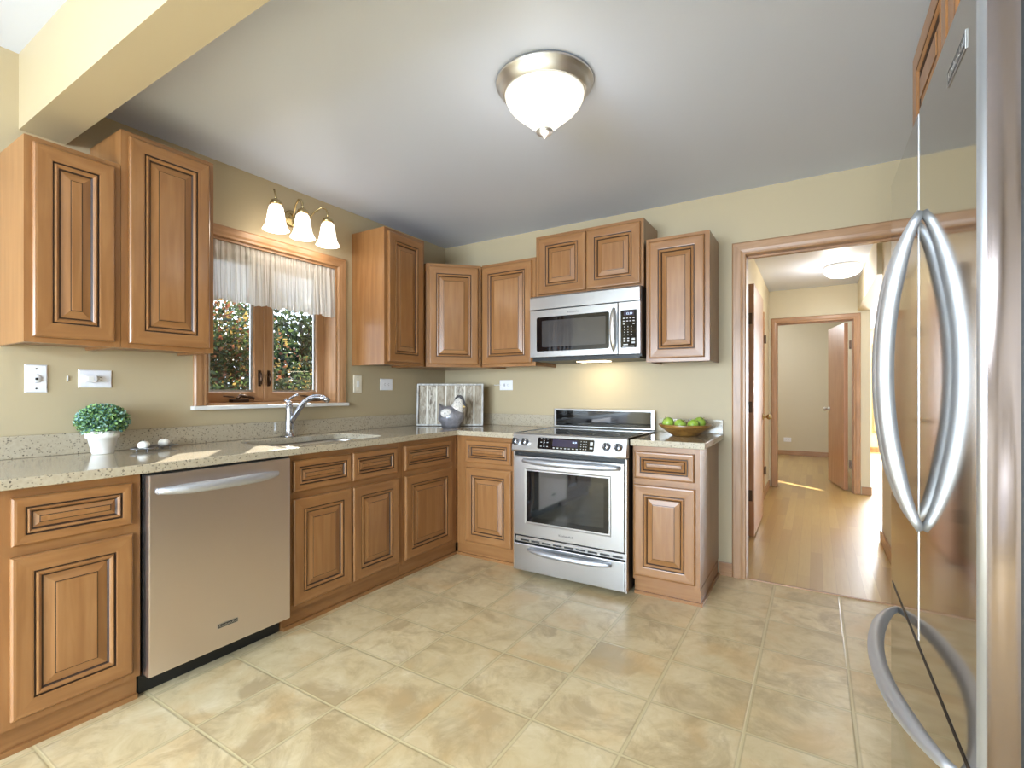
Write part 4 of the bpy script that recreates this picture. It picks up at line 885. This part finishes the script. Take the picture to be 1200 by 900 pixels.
# rooster
rc = Vector((0.415, -0.432, CT1)); rs = Vector((0.851, 0.525, 0)); rd = Vector((-0.525, 0.851, 0))  # rs: to the right as seen, rd: away
r = thing('rooster_figurine', 'grey ceramic hen figurine with white speckled neck in front of the tray', 'figurine', rc)
prof = [(0, 0), (0.050, 0.0), (0.075, 0.012), (0.098, 0.045), (0.104, 0.075), (0.096, 0.105), (0.076, 0.128), (0.045, 0.142), (0.0, 0.146)]
bm = bmesh.new(); bmesh.ops.create_uvsphere(bm, u_segments=40, v_segments=26, radius=1)
for v in bm.verts:
    x, y, z = v.co; p = rs*(x*0.106)+rd*(y*0.088)+Z*(0.084+z*0.084)
    if z < -0.72: p.z = max(p.z, 0.022) - 0.021 if p.z > 0.022 else 0.001
    if x < -0.30 and z > -0.2: k = (-x-0.30)/0.70; p += Z*(0.088*k*k)+rs*(0.012*k)                    # tail lifts on the left
    v.co = rc+p
MB().bm(bm, 0, True).build('body', 'ceramic', r)
nk = MB().tube([rc+rs*0.040+Z*0.120, rc+rs*0.052+Z*0.155, rc+rs*0.060+Z*0.190, rc+rs*0.062+Z*0.215, rc+rs*0.062+Z*0.232], [0.062, 0.052, 0.040, 0.032, 0.016], 20).build('neck', 'speckle', r)
MB().prism([(0.026, 0.206), (0.034, 0.232), (0.050, 0.250), (0.074, 0.252), (0.094, 0.236), (0.106, 0.206), (0.116, 0.176), (0.118, 0.156), (0.108, 0.158), (0.096, 0.180), (0.086, 0.210), (0.066, 0.234), (0.046, 0.226)], rs, Z, rc-rd*0.008, rd, -0.012, 0.010).build('comb', 'comb', nk)
MB().lathe(rc+rs*0.098+Z*0.160-rd*0.030, [(0, 0.024), (0.007, 0.01), (0.011, 0), (0, -0.002)], 12, 0, rs-rd*0.6).build('beak', 'beak', nk)
wg = MB().sphere(rc-rs*0.026+Z*0.112-rd*0.070, 0.042, 0, 18, 12, (1.1, 0.5, 0.85), Matrix.Rotation(0.5528+0.1, 3, 'Z')).build('wing', 'speckle', r)
# fruit bowl
bc = Vector((2.128, -0.232, CT1))
r = thing('fruit_bowl', 'wide shallow wooden bowl of green apples on the small counter', 'bowl', bc)
MB().lathe(bc+Z*0.0005, [(0, 0), (0.072, 0), (0.078, 0.004), (0.108, 0.024), (0.142, 0.050), (0.162, 0.070), (0.158, 0.072), (0.136, 0.053), (0.102, 0.036), (0.070, 0.031), (0, 0.030)], 48).build('bowl_body', 'bowl', r)
def apple(p, rad, label, tilt, first=None):
    if first is None:
        t = thing('apple', label, 'apple', p, 'green apples in the bowl')
        prof = []
        for i in range(17):
            th_ = PI*i/16; rr_ = math.sin(th_)*(1+0.06*math.cos(th_)); zz = -math.cos(th_)*0.90+(0.22*math.exp(-(rr_/0.28)**2) if th_ < 0.8 else 0)-(0.26*math.exp(-(rr_/0.28)**2) if th_ > 2.3 else 0)
            prof.append((rr_*rad, zz*rad))
        MB().lathe(p, prof, 28).build('skin', 'apple', t); MB().tube([Vector(p)+Z*rad*0.66, Vector(p)+Z*rad*0.85+X*0.001, Vector(p)+Z*rad*1.08+X*0.004], [0.0016, 0.0014, 0.0018], 6).build('stem', 'stem', t)
    else:
        t = dup(first, p); t['label'] = label
    t.rotation_euler = tilt; return t
ar = 0.037
a1_ = apple(bc-rs*0.102+rd*0.012+Z*0.0825, ar, 'leftmost green apple in the wooden bowl', (0.3, -0.5, 0.2))
apple(bc-rs*0.0390-rd*0.036+Z*0.0715, ar, 'second green apple from the left in the wooden bowl', (0.7, 0.1, 1.2), a1_)
apple(bc+rs*0.0390-rd*0.034+Z*0.0710, ar, 'third green apple from the left in the wooden bowl', (-0.5, 0.5, 2.3), a1_)
apple(bc+rs*0.102+rd*0.014+Z*0.0830, ar, 'rightmost green apple in the wooden bowl', (0.5, 0.4, 0.7), a1_)

# ------------------------------------------------------------------ outside the sink window
struct('ground', MB().box(-25, -0.2, -12, 16, -0.5, -0.3), 'grass', 'lawn outside the sink window', 'ground')
def tree(name, label, base, crowns, h, trunk=0.07):
    r = thing(name, label, 'tree', base); b = Vector(base)
    MB().tube([b, b+Z*h*0.4+X*0.05, b+Z*h*0.75-Y*0.06, b+Z*h], [trunk, trunk*0.8, trunk*0.55, trunk*0.2], 10).build('trunk', 'bark', r)
    for i, (n, ctr, rad, size, mats) in enumerate(crowns): leaf_cluster('foliage', n, ctr, rad, size, mats, r, 40+i+int(abs(b.x*10)), 0.2)
    return r
tree('tree', 'gold and red autumn tree seen through the left window pane', (-6.6, 1.2, -0.3), [(8500, (-6.6, 1.2, 1.85), (1.5, 1.7, 1.15), 0.095, ['tree_gold', 'tree_red', 'tree_green', 'tree_dark', 'tree_green'])], 2.2)
tree('shrub', 'green shrub below the left window pane outside', (-3.2, -0.6, -0.3), [(4200, (-3.2, -0.5, 0.72), (0.9, 0.95, 0.72), 0.05, ['tree_green', 'tree_gold', 'tree_green', 'tree_dark'])], 0.9, 0.04)
tree('shrub', 'darker green shrub outside the right window pane', (-3.6, 1.9, -0.3), [(6500, (-3.6, 1.9, 1.05), (1.0, 0.95, 1.0), 0.07, ['tree_green', 'tree_dark', 'tree_green', 'tree_gold'])], 1.3, 0.04)
tree('tree', 'dark evergreen tree standing farther back outside the window', (-10.5, 6.2, -0.3), [(9000, (-10.5, 6.0, 2.0), (1.8, 4.0, 2.1), 0.18, ['tree_dark', 'tree_green'])], 3.6)
tree('tree', 'unseen tall tree added to shade the sink window', (-2.0, 0.75, -0.3), [(2600, (-2.7, 0.4, 3.74), (0.9, 1.6, 0.74), 0.22, ['tree_green', 'tree_dark'])], 3.6, 0.06)  # canopy set out of view to trim the sun on the counter
